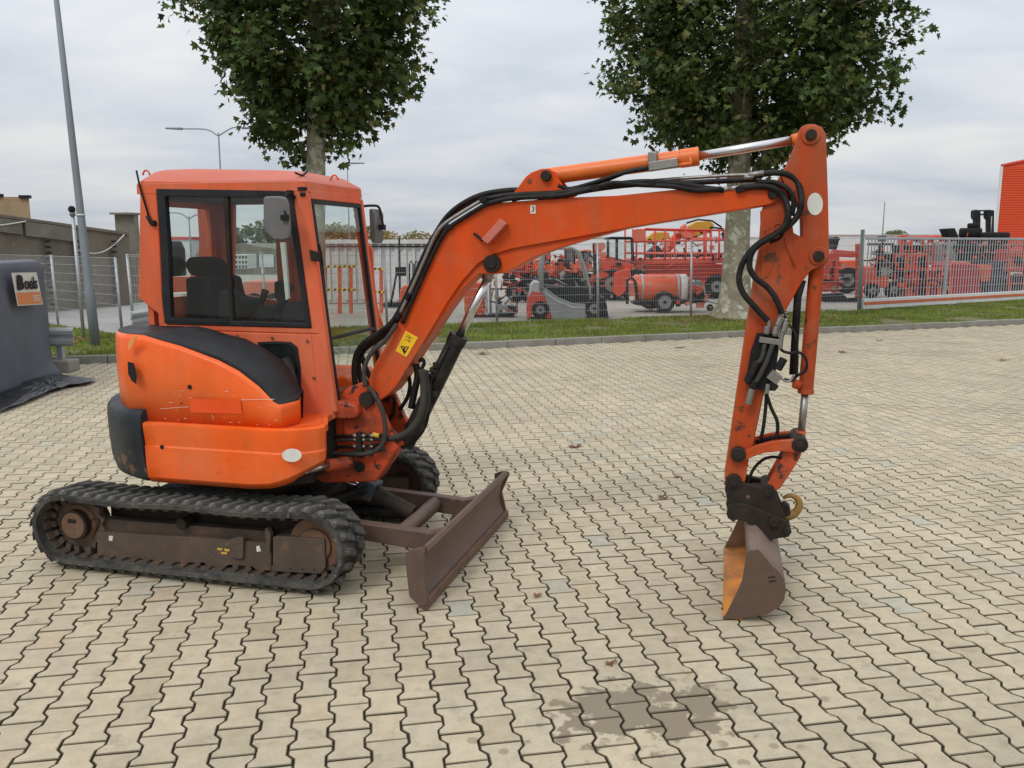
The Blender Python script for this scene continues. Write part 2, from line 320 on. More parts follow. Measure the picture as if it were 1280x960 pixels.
# paver material: sandy concrete blocks, each its own shade, with the wet patch by the bucket
def paver_mat():
    m = bpy.data.materials.new('paver'); m.use_nodes = True; t = m.node_tree; b = t.nodes['Principled BSDF']; n = t.nodes.new; k = t.links.new
    geo = n('ShaderNodeNewGeometry'); oi = n('ShaderNodeObjectInfo')
    a = n('ShaderNodeMath'); a.operation = 'ADD'; k(geo.outputs['Random Per Island'], a.inputs[0]); k(oi.outputs['Random'], a.inputs[1])
    fr = n('ShaderNodeMath'); fr.operation = 'FRACT'; k(a.outputs[0], fr.inputs[0])
    cr = n('ShaderNodeValToRGB'); el = cr.color_ramp.elements
    el[0].position = 0; el[0].color = (0.332, 0.284, 0.202, 1); el[1].position = 1; el[1].color = (0.418, 0.356, 0.258, 1)
    for p, c in ((0.30, (0.380, 0.325, 0.236)), (0.55, (0.358, 0.310, 0.228)), (0.80, (0.402, 0.343, 0.248)), (0.93, (0.388, 0.336, 0.240)), (0.955, (0.365, 0.290, 0.205)), (0.975, (0.315, 0.305, 0.255))):
        x = el.new(p); x.color = (*c, 1)
    k(fr.outputs[0], cr.inputs[0]); cur = cr.outputs[0]
    def noi(scale, det=5, rough=0.6):
        q = n('ShaderNodeTexNoise'); q.inputs['Scale'].default_value = scale; q.inputs['Detail'].default_value = det; q.inputs['Roughness'].default_value = rough; k(geo.outputs['Position'], q.inputs['Vector']); return q.outputs['Fac']
    def rng(v, a0, a1, b0, b1):
        w = n('ShaderNodeMapRange'); w.inputs['From Min'].default_value = a0; w.inputs['From Max'].default_value = a1; w.inputs['To Min'].default_value = b0; w.inputs['To Max'].default_value = b1; k(v, w.inputs['Value']); return w.outputs[0]
    def scl(c, f):
        s = n('ShaderNodeVectorMath'); s.operation = 'SCALE'; k(c, s.inputs[0]); k(f, s.inputs['Scale']); return s.outputs[0]
    def mixc(c, colr, f):
        x = n('ShaderNodeMix'); x.data_type = 'RGBA'; k(f, x.inputs['Factor']); k(c, x.inputs['A']); x.inputs['B'].default_value = (*colr, 1); return x.outputs['Result']
    sn = n('ShaderNodeSeparateXYZ'); k(geo.outputs['True Normal'], sn.inputs[0])
    cur = scl(cur, rng(noi(0.55, 4), 0.3, 0.7, 0.99, 1.24))      # broad soiling
    cur = scl(cur, rng(noi(260, 2), 0.3, 0.7, 0.86, 1.12))      # grain
    cur = scl(cur, rng(noi(13, 6, 0.7), 0.25, 0.75, 0.82, 1.14))
    cur = mixc(cur, (0.18, 0.165, 0.125), rng(noi(5.5, 7, 0.7), 0.57, 0.70, 0, 0.5))   # grey soot marks
    cur = mixc(cur, (0.50, 0.47, 0.39), rng(noi(17, 8, 0.75), 0.68, 0.73, 0, 0.5))      # pale scuffs
    cur = mixc(cur, (0.38, 0.24, 0.13), rng(noi(2.3, 4, 0.6), 0.70, 0.78, 0, 0.35))     # rust bloom
    # wet patch
    c0 = G(806, 889); ctr = (c0.x, c0.y, 0)
    sb = n('ShaderNodeVectorMath'); sb.operation = 'SUBTRACT'; k(geo.outputs['Position'], sb.inputs[0]); sb.inputs[1].default_value = ctr
    rt = n('ShaderNodeVectorRotate'); rt.rotation_type = 'Z_AXIS'; rt.inputs['Angle'].default_value = math.radians(-9); k(sb.outputs[0], rt.inputs['Vector'])
    mu = n('ShaderNodeVectorMath'); mu.operation = 'MULTIPLY'; mu.inputs[1].default_value = (1/0.42, 1/0.26, 0); k(rt.outputs[0], mu.inputs[0])
    ln = n('ShaderNodeVectorMath'); ln.operation = 'LENGTH'; k(mu.outputs[0], ln.inputs[0])
    s1 = n('ShaderNodeMath'); s1.operation = 'MULTIPLY_ADD'; k(noi(6.5, 5, 0.6), s1.inputs[0]); s1.inputs[1].default_value = 4.2; k(ln.outputs['Value'], s1.inputs[2])
    wet = rng(s1.outputs[0], 2.82, 3.0, 0.95, 0.0)
    vo = n('ShaderNodeTexVoronoi'); vo.inputs['Scale'].default_value = 7.5; k(geo.outputs['Position'], vo.inputs['Vector'])
    dr = rng(vo.outputs['Distance'], 0.17, 0.21, 0.7, 0.0)
    far = rng(ln.outputs['Value'], 1.6, 3.0, 1.0, 0.0)
    dm = n('ShaderNodeMath'); dm.operation = 'MULTIPLY'; k(dr, dm.inputs[0]); k(far, dm.inputs[1])
    gate = rng(noi(3.0, 2), 0.46, 0.50, 0, 1); dm2 = n('ShaderNodeMath'); dm2.operation = 'MULTIPLY'; k(dm.outputs[0], dm2.inputs[0]); k(gate, dm2.inputs[1])
    mxn = n('ShaderNodeMath'); mxn.operation = 'MAXIMUM'; k(wet, mxn.inputs[0]); k(dm2.outputs[0], mxn.inputs[1])
    cur = mixc(cur, (0.200, 0.165, 0.115), mxn.outputs[0])
    cur = mixc(cur, (0.075, 0.060, 0.036), rng(sn.outputs[2], 0.93, 0.60, 0.0, 1.0))      # soil packed against the flanks of the blocks
    tn = n('ShaderNodeVectorMath'); tn.operation = 'MULTIPLY'; tn.inputs[1].default_value = (1.06, 1.062, 1.03); k(cur, tn.inputs[0]); cur = tn.outputs[0]
    k(cur, b.inputs['Base Color'])
    k(rng(mxn.outputs[0], 0, 1, 0.86, 0.68), b.inputs['Roughness']); b.inputs['Specular IOR Level'].default_value = 0.35
    bp = n('ShaderNodeBump'); bp.inputs['Strength'].default_value = 0.35; bp.inputs['Distance'].default_value = 0.004; k(noi(150, 4), bp.inputs['Height']); k(bp.outputs[0], b.inputs['Normal'])
    MATS['paver'] = m
paver_mat()
# H-shaped blocks: straight ends, zigzag flanks, each row shifted by half a block
PL, PP = 0.20046, 0.14888; PYAW = 0.181226; POX, POY = -0.50204, 3.16454; PA, PD, PG = 0.0125, 0.016, 0.0046
def paver_outline(inset=0.0):
    h = PL/2-PG-inset; q = PL/4; w = PP/2; g = PG*0.85+inset
    r = [(w+PA-g, -h), (w+PA-g, -q-PD), (w-PA-g, -q+PD), (w-PA-g, q-PD), (w+PA-g, q+PD), (w+PA-g, h)]
    l = [(-x, y) for x, y in r[::-1]]
    return r+l
def paver_geo(top_bev):
    O = paver_outline(0); n = len(O)
    if top_bev:
        I = paver_outline(0.0035)
        vs = [(x, y, -0.03) for x, y in O]+[(x, y, -0.0035) for x, y in O]+[(x, y, 0) for x, y in I]
        fs = [(i, (i+1) % n, n+(i+1) % n, n+i) for i in range(n)]+[(n+i, n+(i+1) % n, 2*n+(i+1) % n, 2*n+i) for i in range(n)]
        fs += [tuple(2*n+i for i in range(n))]
    else:
        vs = [(x, y, -0.02) for x, y in O]+[(x, y, 0) for x, y in O]
        fs = [(i, (i+1) % n, n+(i+1) % n, n+i) for i in range(n)]+[tuple(n+i for i in range(n))]
    return vs, fs
pc, ps = math.cos(PYAW), math.sin(PYAW)
pav = []
for i in range(-130, 190):
    for jj in range(-20, 150):
        u = i*PP; v = (jj+(0.5 if i % 2 else 0)+0.5)*PL
        x = POX+u*pc-v*ps; y = POY+u*ps+v*pc
        if y < 0.9 or y > kerb_y(x)-0.09 or y > 26: continue
        if abs(x) > y*0.64+2.2: continue
        pav.append((x*x+y*y+(400 if abs(x) > y*.61+.1 or y < 2.05 else 0), x, y))
pav.sort()
pavement = thing('pavement', None, None, kind='structure')
meshes = []
for kk in range(3):
    vs, fs = paver_geo(True); me = bpy.data.meshes.new('paver'); me.from_pydata(vs, [], fs); me.materials.append(MATS['paver']); me.update(); meshes.append(me)
rp = random.Random(3)
V = []; Fc = []
g_top = paver_geo(True); g_low = paver_geo(False)
for idx, (d2, x, y) in enumerate(pav):
    dz = rp.gauss(0, 0.0007)+.003*noise.noise(Vector((x*1.3, y*1.3, 0))); rx = rp.gauss(0, 0.0035); ry = rp.gauss(0, 0.0035); rz = PYAW+rp.gauss(0, 0.009)+(PI if rp.random() < .5 else 0)
    x += rp.gauss(0, 0.0006); y += rp.gauss(0, 0.0006)
    if idx < 299:
        piece(meshes[idx % 3], 'paver', pavement, (x, y, dz), (rx, ry, rz))
    else:
        vs, fs = g_top if x*x+y*y < 64 else g_low
        c, s = math.cos(rz), math.sin(rz); o = len(V)
        V += [(x+a*c-b*s, y+a*s+b*c, z+dz+a*ry+b*rx) for a, b, z in vs]
        Fc += [tuple(q+o for q in f) for f in fs]
me = bpy.data.meshes.new('paver'); me.from_pydata(V, [], Fc); me.materials.append(MATS['paver']); me.update()
po = bpy.data.objects.new('paver', me); col.objects.link(po); po.parent = pavement; po['kind'] = 'stuff'
print('pavers', len(pav))

# kerb of one-metre stones
kerb = thing('kerb', None, None, kind='structure')
kb = MB().box((0, 0, 0.0), (0.992, 0.12, 0.24)); km = None
kx = -12.0
while kx < 26:
    i = 0
    y0 = kerb_y(kx); y1 = kerb_y(kx+0.93); a = math.atan2(y1-y0, 0.93)
    if km is None:
        o = kb.build('kerbstone', 'kerb_concrete', kerb, bevel=0.012); km = o.data
        first = o; o.location = (kx, y0+0.06, rnd(-.004, .004)); o.rotation_euler = (0, 0, a)
    else:
        o = first.copy(); col.objects.link(o); o.location = (kx, y0+0.06, rnd(-.005, .005)); o.rotation_euler = (rnd(-.01, .01), 0, a+rnd(-.004, .004))
    kx += math.cos(a)*1.0
# turf between kerb and fence
xs = [-60, -13, -8.2, -4, 0, 4.72, 10.05, 14, 17.4, 24, 30]
lo = [(x, kerb_y(x)+0.12) for x in xs]
LF = [(-8.2, 17.98), (-10.6, 20.0), (-13.0, 22.0), (-15.4, 24.0), (-18, 26.2)]        # fence turning away on the left
hi = [(x, fence_y(x)+0.05) for x in xs[2:]]
sheet('grass_verge', lo+hi[::-1]+[(-10.6, 20.05), (-15.4, 24.05), (-60, 40)], 0.055, 'turf_soil')
sheet('yard', [(-8.2, 18.05)]+[(x, fence_y(x)+0.07) for x in xs[3:]]+[(120, 90), (120, 160), (-60, 160), (-14, 30), (-13.5, 22.5), (-10.6, 20.07)], -0.02, 'yard_concrete')

def leafy(name, c, var):
    m = bpy.data.materials.new(name); m.use_nodes = True; t = m.node_tree; b = t.nodes['Principled BSDF']; n = t.nodes.new; k = t.links.new
    geo = n('ShaderNodeNewGeometry'); cr = n('ShaderNodeValToRGB'); el = cr.color_ramp.elements
    el[0].position = 0; el[0].color = (*c[0], 1); el[1].position = 1; el[1].color = (*c[-1], 1)
    for i, x in enumerate(c[1:-1]): q = el.new((i+1)/(len(c)-1)); q.color = (*x, 1)
    k(geo.outputs['Random Per Island'], cr.inputs[0])
    no = n('ShaderNodeTexNoise'); no.inputs['Scale'].default_value = var; no.inputs['Detail'].default_value = 3; k(geo.outputs['Position'], no.inputs['Vector'])
    mr = n('ShaderNodeMapRange'); mr.inputs['From Min'].default_value = .3; mr.inputs['From Max'].default_value = .7; mr.inputs['To Min'].default_value = 0.7; mr.inputs['To Max'].default_value = 1.3; k(no.outputs['Fac'], mr.inputs['Value'])
    s = n('ShaderNodeVectorMath'); s.operation = 'SCALE'; k(cr.outputs[0], s.inputs[0]); k(mr.outputs[0], s.inputs['Scale']); k(s.outputs[0], b.inputs['Base Color'])
    b.inputs['Roughness'].default_value = 0.6; b.inputs['Specular IOR Level'].default_value = 0.3
    tr = n('ShaderNodeBsdfTranslucent'); k(s.outputs[0], tr.inputs[0]); mx = n('ShaderNodeMixShader'); mx.inputs[0].default_value = 0.25
    k(b.outputs[0], mx.inputs[1]); k(tr.outputs[0], mx.inputs[2]); k(mx.outputs[0], t.nodes['Material Output'].inputs[0])
    MATS[name] = m
leafy('grass_blade', [(0.10, 0.17, 0.018), (0.16, 0.24, 0.03), (0.22, 0.27, 0.055), (0.30, 0.27, 0.10)], 0.9)
rg = random.Random(11); V = []; Fc = []
def grass_patch(nb, fx):
    for _ in range(nb):
        x, y = fx()
        if noise.noise(Vector((x*0.9, y*0.9, 3.0))) > 0.30: continue
        if abs(x) > y*0.64+1: continue
        h = rg.uniform(0.025, 0.075)*(1.5 if noise.noise(Vector((x*1.5, y*1.5, 0))) > 0.15 else 1); a = rg.uniform(0, 2*PI); w = 0.008+rg.random()*0.008
        dx, dy = math.cos(a)*w, math.sin(a)*w; lx, ly = rg.gauss(0, .02), rg.gauss(0, .02); o = len(V)
        V.extend([(x-dx, y-dy, 0.05), (x+dx, y+dy, 0.05), (x+lx, y+ly, 0.05+h)]); Fc.append((o, o+1, o+2))
def fx1():
    x = rg.uniform(-13, 26); y0 = kerb_y(x)+0.14; y1 = fence_y(x)+0.1 if x > -8.2 else 17.98-(x+8.2)*0.83
    return x, rg.uniform(y0, y1)
grass_patch(120000, fx1)
me = bpy.data.meshes.new('grass'); me.from_pydata(V, [], Fc); me.materials.append(MATS['grass_blade']); me.update()
go = bpy.data.objects.new('grass', me); col.objects.link(go); tag(go, 'short patchy green grass on the verge behind the kerb', 'grass', kind='stuff')

# fallen leaves: litter on the turf is stuff, the ones lying alone on the paving are things
leafy('leaf_brown', [(0.22, 0.09, 0.035), (0.32, 0.15, 0.05), (0.16, 0.07, 0.03), (0.38, 0.24, 0.09)], 2)
def leaf_shape(r):
    P = []
    tips = [(-150, .55), (-105, .95), (-90+22, .45), (-40, 1.05), (-15, .5), (0, 1.15), (15, .5), (40, 1.05), (68, .45), (105, .95), (150, .55), (180, .30)]
    return [(r*q*math.sin(math.radians(a)), r*q*math.cos(math.radians(a))) for a, q in tips]
def litter(n, fx, z, V, F, smin=.05, smax=.09):
    for _ in range(n):
        x, y = fx(); a = rg.uniform(0, 2*PI); r = rg.uniform(smin, smax); c, s = math.cos(a), math.sin(a); tx, ty = rg.gauss(0, .25), rg.gauss(0, .25); o = len(V)
        P = leaf_shape(r); V.extend([(x+p*c-q*s, y+p*s+q*c, z+0.02+abs(p*tx)+abs(q*ty)) for p, q in P]); F.append(tuple(range(o, o+len(P))))
V = []; Fc = []
def near_tree():
    while True:
        x, y = rg.gauss(6.3, 1.4), rg.gauss(21.6, 0.9)
        if y > kerb_y(x)+.15 and y < fence_y(x): return x, y
litter(330, near_tree, 0.06, V, Fc, .05, .10)
litter(110, fx1, 0.07, V, Fc, .04, .07)
def nl(): return rg.gauss(-8.6, .5), rg.gauss(16.9, .25)
litter(60, nl, 0.07, V, Fc)
me = bpy.data.meshes.new('leaf_litter'); me.from_pydata(V, [], Fc); me.materials.append(MATS['leaf_brown']); me.update()
lo_ = bpy.data.objects.new('leaf_litter', me); col.objects.link(lo_); tag(lo_, 'brown fallen leaves scattered over the grass verge', 'leaf litter', kind='stuff')
for px, py, r, w in [(602, 443, .12, 'dark dry leaf on the paving nearest the kerb beside the boom cylinder'), (717, 559, .075, 'curled brown leaf lying on the middle of the paving'), (848, 435, .10, 'reddish leaf close to the kerb left of the bucket arm'),
                   (827, 624, .045, 'small red leaf on the pavers left of the bucket'), (670, 746, .03, 'tiny dark leaf scrap on the pavers right of the blade'), (763, 831, .032, 'thin red leaf beside the top of the wet patch'),
                   (846, 597, .035, 'small dark scrap of leaf above the red leaf by the bucket'), (1052, 441, .09, 'reddish leaf on the far paving right of the arm cylinder'), (1098, 426, .08, 'brown leaf near the kerb below the gate post'),
                   (1253, 451, .09, 'dark leaf on the far paving at the right edge'), (697, 840, .0, '')]:
    if not r: continue
    p = G(px, py); V = []; Fc = []
    litter(1, lambda: (0, 0), -0.015, V, Fc, r, r); o = len(V); litter(1, lambda: (r*.8, 0.01), -0.012, V, Fc, r*.6, r*.6)
    b = MB(); b.add([Vector(v) for v in V], Fc); ob = b.build('fallen_leaf', 'leaf_brown'); ob.location = (p.x, p.y, 0.0)
    tag(ob, w, 'leaf')

# ================================================================== WIRE FENCES
def wire_fence(posts, label, h, zb=0.05, post_r=0.03, group='grey wire mesh fences', lean=-0.022):
    t = thing('wire_fence', label, 'fence', (posts[0][0], posts[0][1], 0))
    for i, (x, y) in enumerate(posts):
        hh = h[i] if isinstance(h, list) else h
        MB(False).tube([(x, y, 0), (x+lean*hh, y, hh+.02)], post_r, 8).build('post', 'galvanised', t)
    m = MB(False)
    for i in range(len(posts)-1):
        (x0, y0), (x1, y1) = posts[i], posts[i+1]; h0 = h[i] if isinstance(h, list) else h; h1 = h[i+1] if isinstance(h, list) else h
        d = math.hypot(x1-x0, y1-y0); n = int(d/0.05); yo = -0.035
        for k in range(1, n):
            f = k/n; x = x0+(x1-x0)*f; y = y0+(y1-y0)*f+yo; hh = h0+(h1-h0)*f
            m.tube([(x, y, zb+.02), (x+lean*hh, y, hh)], 0.0026, 3, caps=False, smooth=False)
        nz = int((h0-zb)/0.2)
        for k in range(nz+1):
            z = zb+0.04+k*0.2
            if z > min(h0, h1): z = None
            if z is None: continue
            m.tube([(x0+lean*z, y0+yo-.006, z), (x1+lean*z, y1+yo-.006, z)], 0.0042, 4, caps=False, smooth=False)
        m.tube([(x0+lean*h0, y0+yo, h0), (x1+lean*h1, y1+yo, h1)], 0.005, 4, caps=False, smooth=False)
    m.build('wire_mesh', 'galvanised', t, kind='stuff')
    return t
cp = [(x, fence_y(x)) for x in (-7.98, -5.44, -2.9, -.36, 2.18, 4.72, 7.4, 10.0)]
wire_fence(cp, 'long grey wire mesh fence behind the verge in front of the parked machines', [1.72, 1.76, 1.82, 1.88, 1.94, 2.02, 2.06, 2.1])
wire_fence(LF, 'grey wire mesh fence in front of the concrete wall on the left', [1.66, 1.67, 1.68, 1.69, 1.70], lean=-0.02)
# sliding gate on the right
t = thing('sliding_gate', 'grey barred sliding gate with a white beam striped orange along its foot', 'gate', (10.05, 24.75, 0))
gp0 = Vector((10.08, 24.77, 0)); gp1 = Vector((19.8, 30.65, 0)); gd = (gp1-gp0); glen = gd.length; gd.normalize(); gn = Vector((-gd.y, gd.x, 0))
mat('gate_white', (0.62, 0.63, 0.62), 0.45, var=0.08, vscale=3); mat('stripe_orange', (0.55, 0.13, 0.05), 0.5, var=0.12, vscale=3)
mat('gate_green', (0.19, 0.24, 0.22), 0.5, var=0.12)
MB(False).tube([(10.0, 24.73, 0), (9.96, 24.73, 2.34)], 0.055, 10).build('gate_post', 'gate_green', t)
def gbox(s0, s1, z0, z1, th, off=0.0):
    c = gp0+gd*((s0+s1)/2)+gn*off; M = Matrix.Rotation(math.atan2(gd.y, gd.x), 3, 'Z')
    return (c+Vector((0, 0, (z0+z1)/2)), (s1-s0, th, z1-z0), M)
MB(False).box(*gbox(0, glen, 0.08, 0.37, 0.12)).build('bottom_beam', 'gate_white', t, bevel=0.01)
MB(False).box(*gbox(0.02, glen, 0.20, 0.285, 0.012, -0.066)).build('beam_stripe', 'stripe_orange', t)
MB(False).box(*gbox(0, glen, 2.06, 2.13, 0.06)).build('top_rail', 'galvanised', t, bevel=0.008)
rl = MB(False)
for z in (0.62, 0.88, 1.14, 1.40, 1.66, 1.9): rl.box(*gbox(0, glen, z-.006, z+.006, 0.012, -0.02))
rl.build('cross_rods', 'galvanised', t)
first = None; n = int(glen/0.145)
for k in range(n):
    s = 0.12+k*0.145
    if first is None: first = MB(False).box(*gbox(s, s+0.022, 0.37, 2.06, 0.022)).build('bar', 'galvanised', t); s0 = s
    else: o = first.copy(); col.objects.link(o); o.location = gd*(s-s0)
for s in (3.9, 8.9): MB(False).box(*gbox(s, s+.09, 0.37, 2.06, 0.06)).build('stile', 'galvanised', t, bevel=0.005)
# ================================================================== THE EXCAVATOR
X = thing('mini_excavator', 'large orange tracked excavator in front, with cab, dozer blade and brown bucket on the paving', 'excavator', MORG, YAW)
def XB(): return MB(True)
def chain(pts, y, n=5): return catmull([L3(a, b, y) if not isinstance(y, (list, tuple)) else L3(a, b, y[i]) for i, (a, b) in enumerate(pts)], n)

# ---- tracks
RC = (-0.78, 0.262, 0.222); FC = (0.83, 0.267, 0.228)
def loop_pts(off=0.0, step=0.0838):
    rr = RC[2]+off; rf = FC[2]+off
    P = []
    n = 220
    d = FC[0]-RC[0]
    segs = [('l', (RC[0], RC[1]-rr), (FC[0], FC[1]-rf)), ('a', FC, rf, -90, 90), ('l', (FC[0], FC[1]+rf), (RC[0], RC[1]+rr)), ('a', RC, rr, 90, 270)]
    out = []
    for s in segs:
        if s[0] == 'l':
            (x0, z0), (x1, z1) = s[1], s[2]; ln = math.hypot(x1-x0, z1-z0); m = 60
            top = z0 > 0.3
            for i in range(m):
                f = i/m; z = z0+(z1-z0)*f
                if top: z -= 0.016*math.sin(f*PI)*(1+0.6*math.sin(f*2*PI*1.5))
                out.append((x0+(x1-x0)*f, z))
        else:
            m = 40
            for i in range(m):
                a = math.radians(s[3]+(s[4]-s[3])*i/m); out.append((s[1][0]+s[2]*math.cos(a), s[1][1]+s[2]*math.sin(a)))
    # resample evenly
    out.append(out[0]); cum = [0]
    for i in range(1, len(out)): cum.append(cum[-1]+math.dist(out[i], out[i-1]))
    tot = cum[-1]; cnt = round(tot/step); res = []; j = 0
    for k in range(cnt):
        s = tot*k/cnt
        while cum[j+1] < s: j += 1
        f = (s-cum[j])/(cum[j+1]-cum[j]); res.append(((out[j][0]+(out[j+1][0]-out[j][0])*f, out[j][1]+(out[j+1][1]-out[j][1])*f), math.atan2(out[j+1][1]-out[j][1], out[j+1][0]-out[j][0])))
    return res
def make_lug():
    b = XB(); w = 0.158; L0, L1, h = 0.032, 0.019, 0.022
    # local: x along the belt, y across, z outwards; skewed across
    sk = 0.05; vs = []
    for (hx, z) in ((L0, -0.004), (L1, h)):
        for (sx, y) in ((-1, 0.002), (1, 0.002), (1, w), (-1, w)):
            yy = (y if y < .01 else w-.008) if z < 0 else (0.012 if y < .01 else w-0.034)
            vs.append((sx*hx+sk*(y/w), yy, z))
    return b.add(vs, [(0, 1, 5, 4), (1, 2, 6, 5), (2, 3, 7, 6), (3, 0, 4, 7), (4, 5, 6, 7), (0, 3, 2, 1)])
lug_mesh = None
for side in (-1, 1):
    yo, yi = 0.82*side, 0.52*side; ym = (yo+yi)/2; y0, y1 = min(yo, yi), max(yo, yi)
    rows = []
    path = loop_pts(0, 0.0419)
    prof = [(y0+.012, 0), (y0, -.010), (y0+.004, -.036), (ym, -.036), (y1-.004, -.036), (y1, -.010), (y1-.012, 0), (ym, 0.0)]
    for (x, z), a in path:
        nx, nz = math.sin(a), -math.cos(a)
        rows.append([(x+nx*q, y, z+nz*q) for y, q in prof])
    rows.append(rows[0])
    tr = XB().grid(rows, closed=True, smooth=False).build('track', 'rubber', X, fix=True, label=None)
    tr['label'] = 'rubber track nearer the camera' if side < 0 else 'rubber track on the far side'
    lp = loop_pts(0.0, 0.0838)
    for k, ((x, z), a) in enumerate(lp):
        for half in (0, 1):
            if lug_mesh is None:
                q = make_lug().build('tread_lug', 'rubber', tr, bevel=0.005, seg=1); lug_mesh = q
            else:
                q = lug_mesh.copy(); col.objects.link(q); q.parent = tr
            if half == 0: M = Matrix(((1, 0, 0), (0, 1, 0), (0, 0, 1)))
            else: M = Matrix.Rotation(PI, 3, 'Z')
            a2 = a; xx, zz = x, z
            if half:
                (xn, zn), an = lp[(k+1) % len(lp)]; xx, zz = (x+xn)/2, (z+zn)/2
            t = Vector((math.cos(a2), 0, math.sin(a2))); nrm = Vector((math.sin(a2), 0, -math.cos(a2))); yv = nrm.cross(t)
            B = Matrix((t, yv, nrm)).transposed() @ M
            q.matrix_basis = Matrix.Translation((xx, ym, zz)) @ B.to_4x4()
    gl = XB()
    for (x, z), a in loop_pts(0, 0.0838):
        t = Vector((math.cos(a), 0, math.sin(a))); nrm = Vector((math.sin(a), 0, -math.cos(a)))
        B = Matrix((t, nrm.cross(t), nrm)).transposed()
        for dy in (-.035, .035): gl.box(Vector((x, ym+dy, z))-nrm*0.058, (0.035, 0.018, 0.05), B)
        gl.box(Vector((x, ym-.066, z))-nrm*0.042, (0.045, 0.045, 0.014), B); gl.box(Vector((x, ym+.066, z))-nrm*0.042, (0.045, 0.045, 0.014), B)
    gl.build('guide_lugs', 'frame_brown' if side < 0 else 'rubber', tr, kind='stuff')
    S = side
    yb = 0.715*S
    # side beam with its scalloped lower edge and the box of the tensioner
    if True:
        beam = LL([(121, 664.7), (180, 668.5), (260, 672.8), (329, 679), (339, 681), (339, 714), (320, 713), (316, 709), (286, 706.5), (281, 709), (271.5, 712), (262, 711), (255, 704), (214, 703.5), (209, 705), (202, 707), (196, 705), (190, 700.5), (150, 697), (143, 700), (138, 702), (131, 701), (127, 697), (121, 692)], -0.715)
        bo = XB().prism(beam, yb, 0.60*S).build('track_frame', 'frame_brown', X, bevel=0.006)
        XB().prism(LL([(124, 648), (332, 664), (332, 684), (124, 668)], -0.66), 0.66*S, 0.585*S).build('upper_rail', 'frame_brown', bo, bevel=0.006)
        bx = LL([(341, 671.5), (346, 670), (406, 673.2), (407.5, 709), (401, 717.5), (341, 714.5)], -0.725)
        gb = XB().prism(bx, 0.728*S, 0.58*S).build('tensioner_cover', 'frame_brown', X, bevel=0.006)
        for (a, c) in ((363, 711), (378, 712), (392.5, 713)):
            x, z = L(a, c, -.73); XB().ycyl(x, z, 0.7285*S, 0.72*S, 0.0065, 8).build('bolt_hole', 'black_print', gb)
        XB().prism(LL([(288.5, 674), (299, 671.5), (304, 673), (303.5, 698), (299, 699), (288.5, 697)], -0.735), 0.735*S, 0.70*S).build('bracket', 'frame_brown', bo, bevel=0.004)
        XB().prism(LL([(331, 661), (334, 660), (338, 668), (337, 690), (333, 690)], -0.735), 0.735*S, 0.70*S).build('bracket', 'frame_brown', bo)
        if side < 0:
            XB().prism(LL([(136, 670), (141, 670), (140.5, 676), (136, 676)], -0.718), -0.7175, -0.714).build('label_scrap', 'white_label', bo)
            XB().prism(LL([(320, 683), (324, 682), (326, 689), (321, 690)], -0.718), -0.7175, -0.714).build('label_scrap', 'white_label', bo)
            for a in ((271, 685, 278, 688), (280, 686, 287, 689.5), (276, 690, 284, 693)):
                XB().prism(LL([(a[0], a[1]), (a[2], a[1]+.6), (a[2]-.7, a[3]), (a[0]+1, a[3]-.4)], -0.718), -0.7175, -0.714).build('paint_mark', 'yellow_flake', bo)
        # drive motor with its round cover, idler, rollers
        x, z = RC[0]+0.02, RC[1]+0.005
        mo = XB().ycyl(x, z, 0.70*S, 0.56*S, 0.12, 28).build('drive_motor', 'rust', X, bevel=0.006)
        XB().ycyl(x, z, 0.755*S, 0.70*S, 0.082, 28).build('motor_cover', 'rust', mo, bevel=0.008)
        XB().ring([(x+0.094*math.cos(w*PI/14), z+0.094*math.sin(w*PI/14)) for w in range(28)], [(x+0.082*math.cos(w*PI/14), z+0.082*math.sin(w*PI/14)) for w in range(28)], 0.745*S, 0.71*S).build('cover_rim', 'dark_metal', mo)
        if side < 0:
            XB().prism([(x-.03, z+.02), (x+.03, z+.02), (x+.03, z+.045), (x-.03, z+.045)], -0.7575, -0.754).build('cover_slot', 'dark_metal', mo)
            for dz in (-.02, -.05): XB().ycyl(x+.005, z+dz, -0.7585, -0.754, 0.008, 10).build('bolt', 'rust', mo)
        sp = XB()
        n = 15
        pl = []
        for k in range(n*2): w = PI*k/n; r = 0.185 if k % 2 else 0.155; pl.append((x+r*math.cos(w), z+r*math.sin(w)))
        sp.prism(pl, 0.69*S, 0.65*S); sp.build('sprocket', 'frame_brown', X)
        idl = XB().ycyl(FC[0], FC[1], 0.70*S, 0.64*S, 0.165, 30)
        idl.ycyl(FC[0], FC[1], 0.715*S, 0.64*S, 0.10, 24)
        idl.build('idler_wheel', 'rust', X, bevel=0.008)
        for px in (165, 232, 300): 
            rx, rz = L(px, 700, -.70); XB().ycyl(rx, 0.10, 0.70*S, 0.58*S, 0.055, 16).build('track_roller', 'dark_metal', X)
        rx, rz = L(231, 655, -.66); XB().ycyl(rx, rz+.01, 0.70*S, 0.60*S, 0.036, 16).build('carrier_roller', 'dark_metal', X, bevel=.004)
        # rusty shackle by the motor
        XB().hose([L3(113, 662, -.70), L3(114, 652, -.70), L3(119, 648, -.70), L3(123, 652, -.70), L3(119, 664, -.70)], 0.006).build('shackle', 'rust', bo)
    XB().box((0.02, 0.545*S, 0.26), (1.30, 0.05, 0.20)).build('inner_rail', 'dark_metal', X)

mat('guard_plastic', (0.045, 0.052, 0.062), 0.5, spec=.3, var=.2, vscale=10)
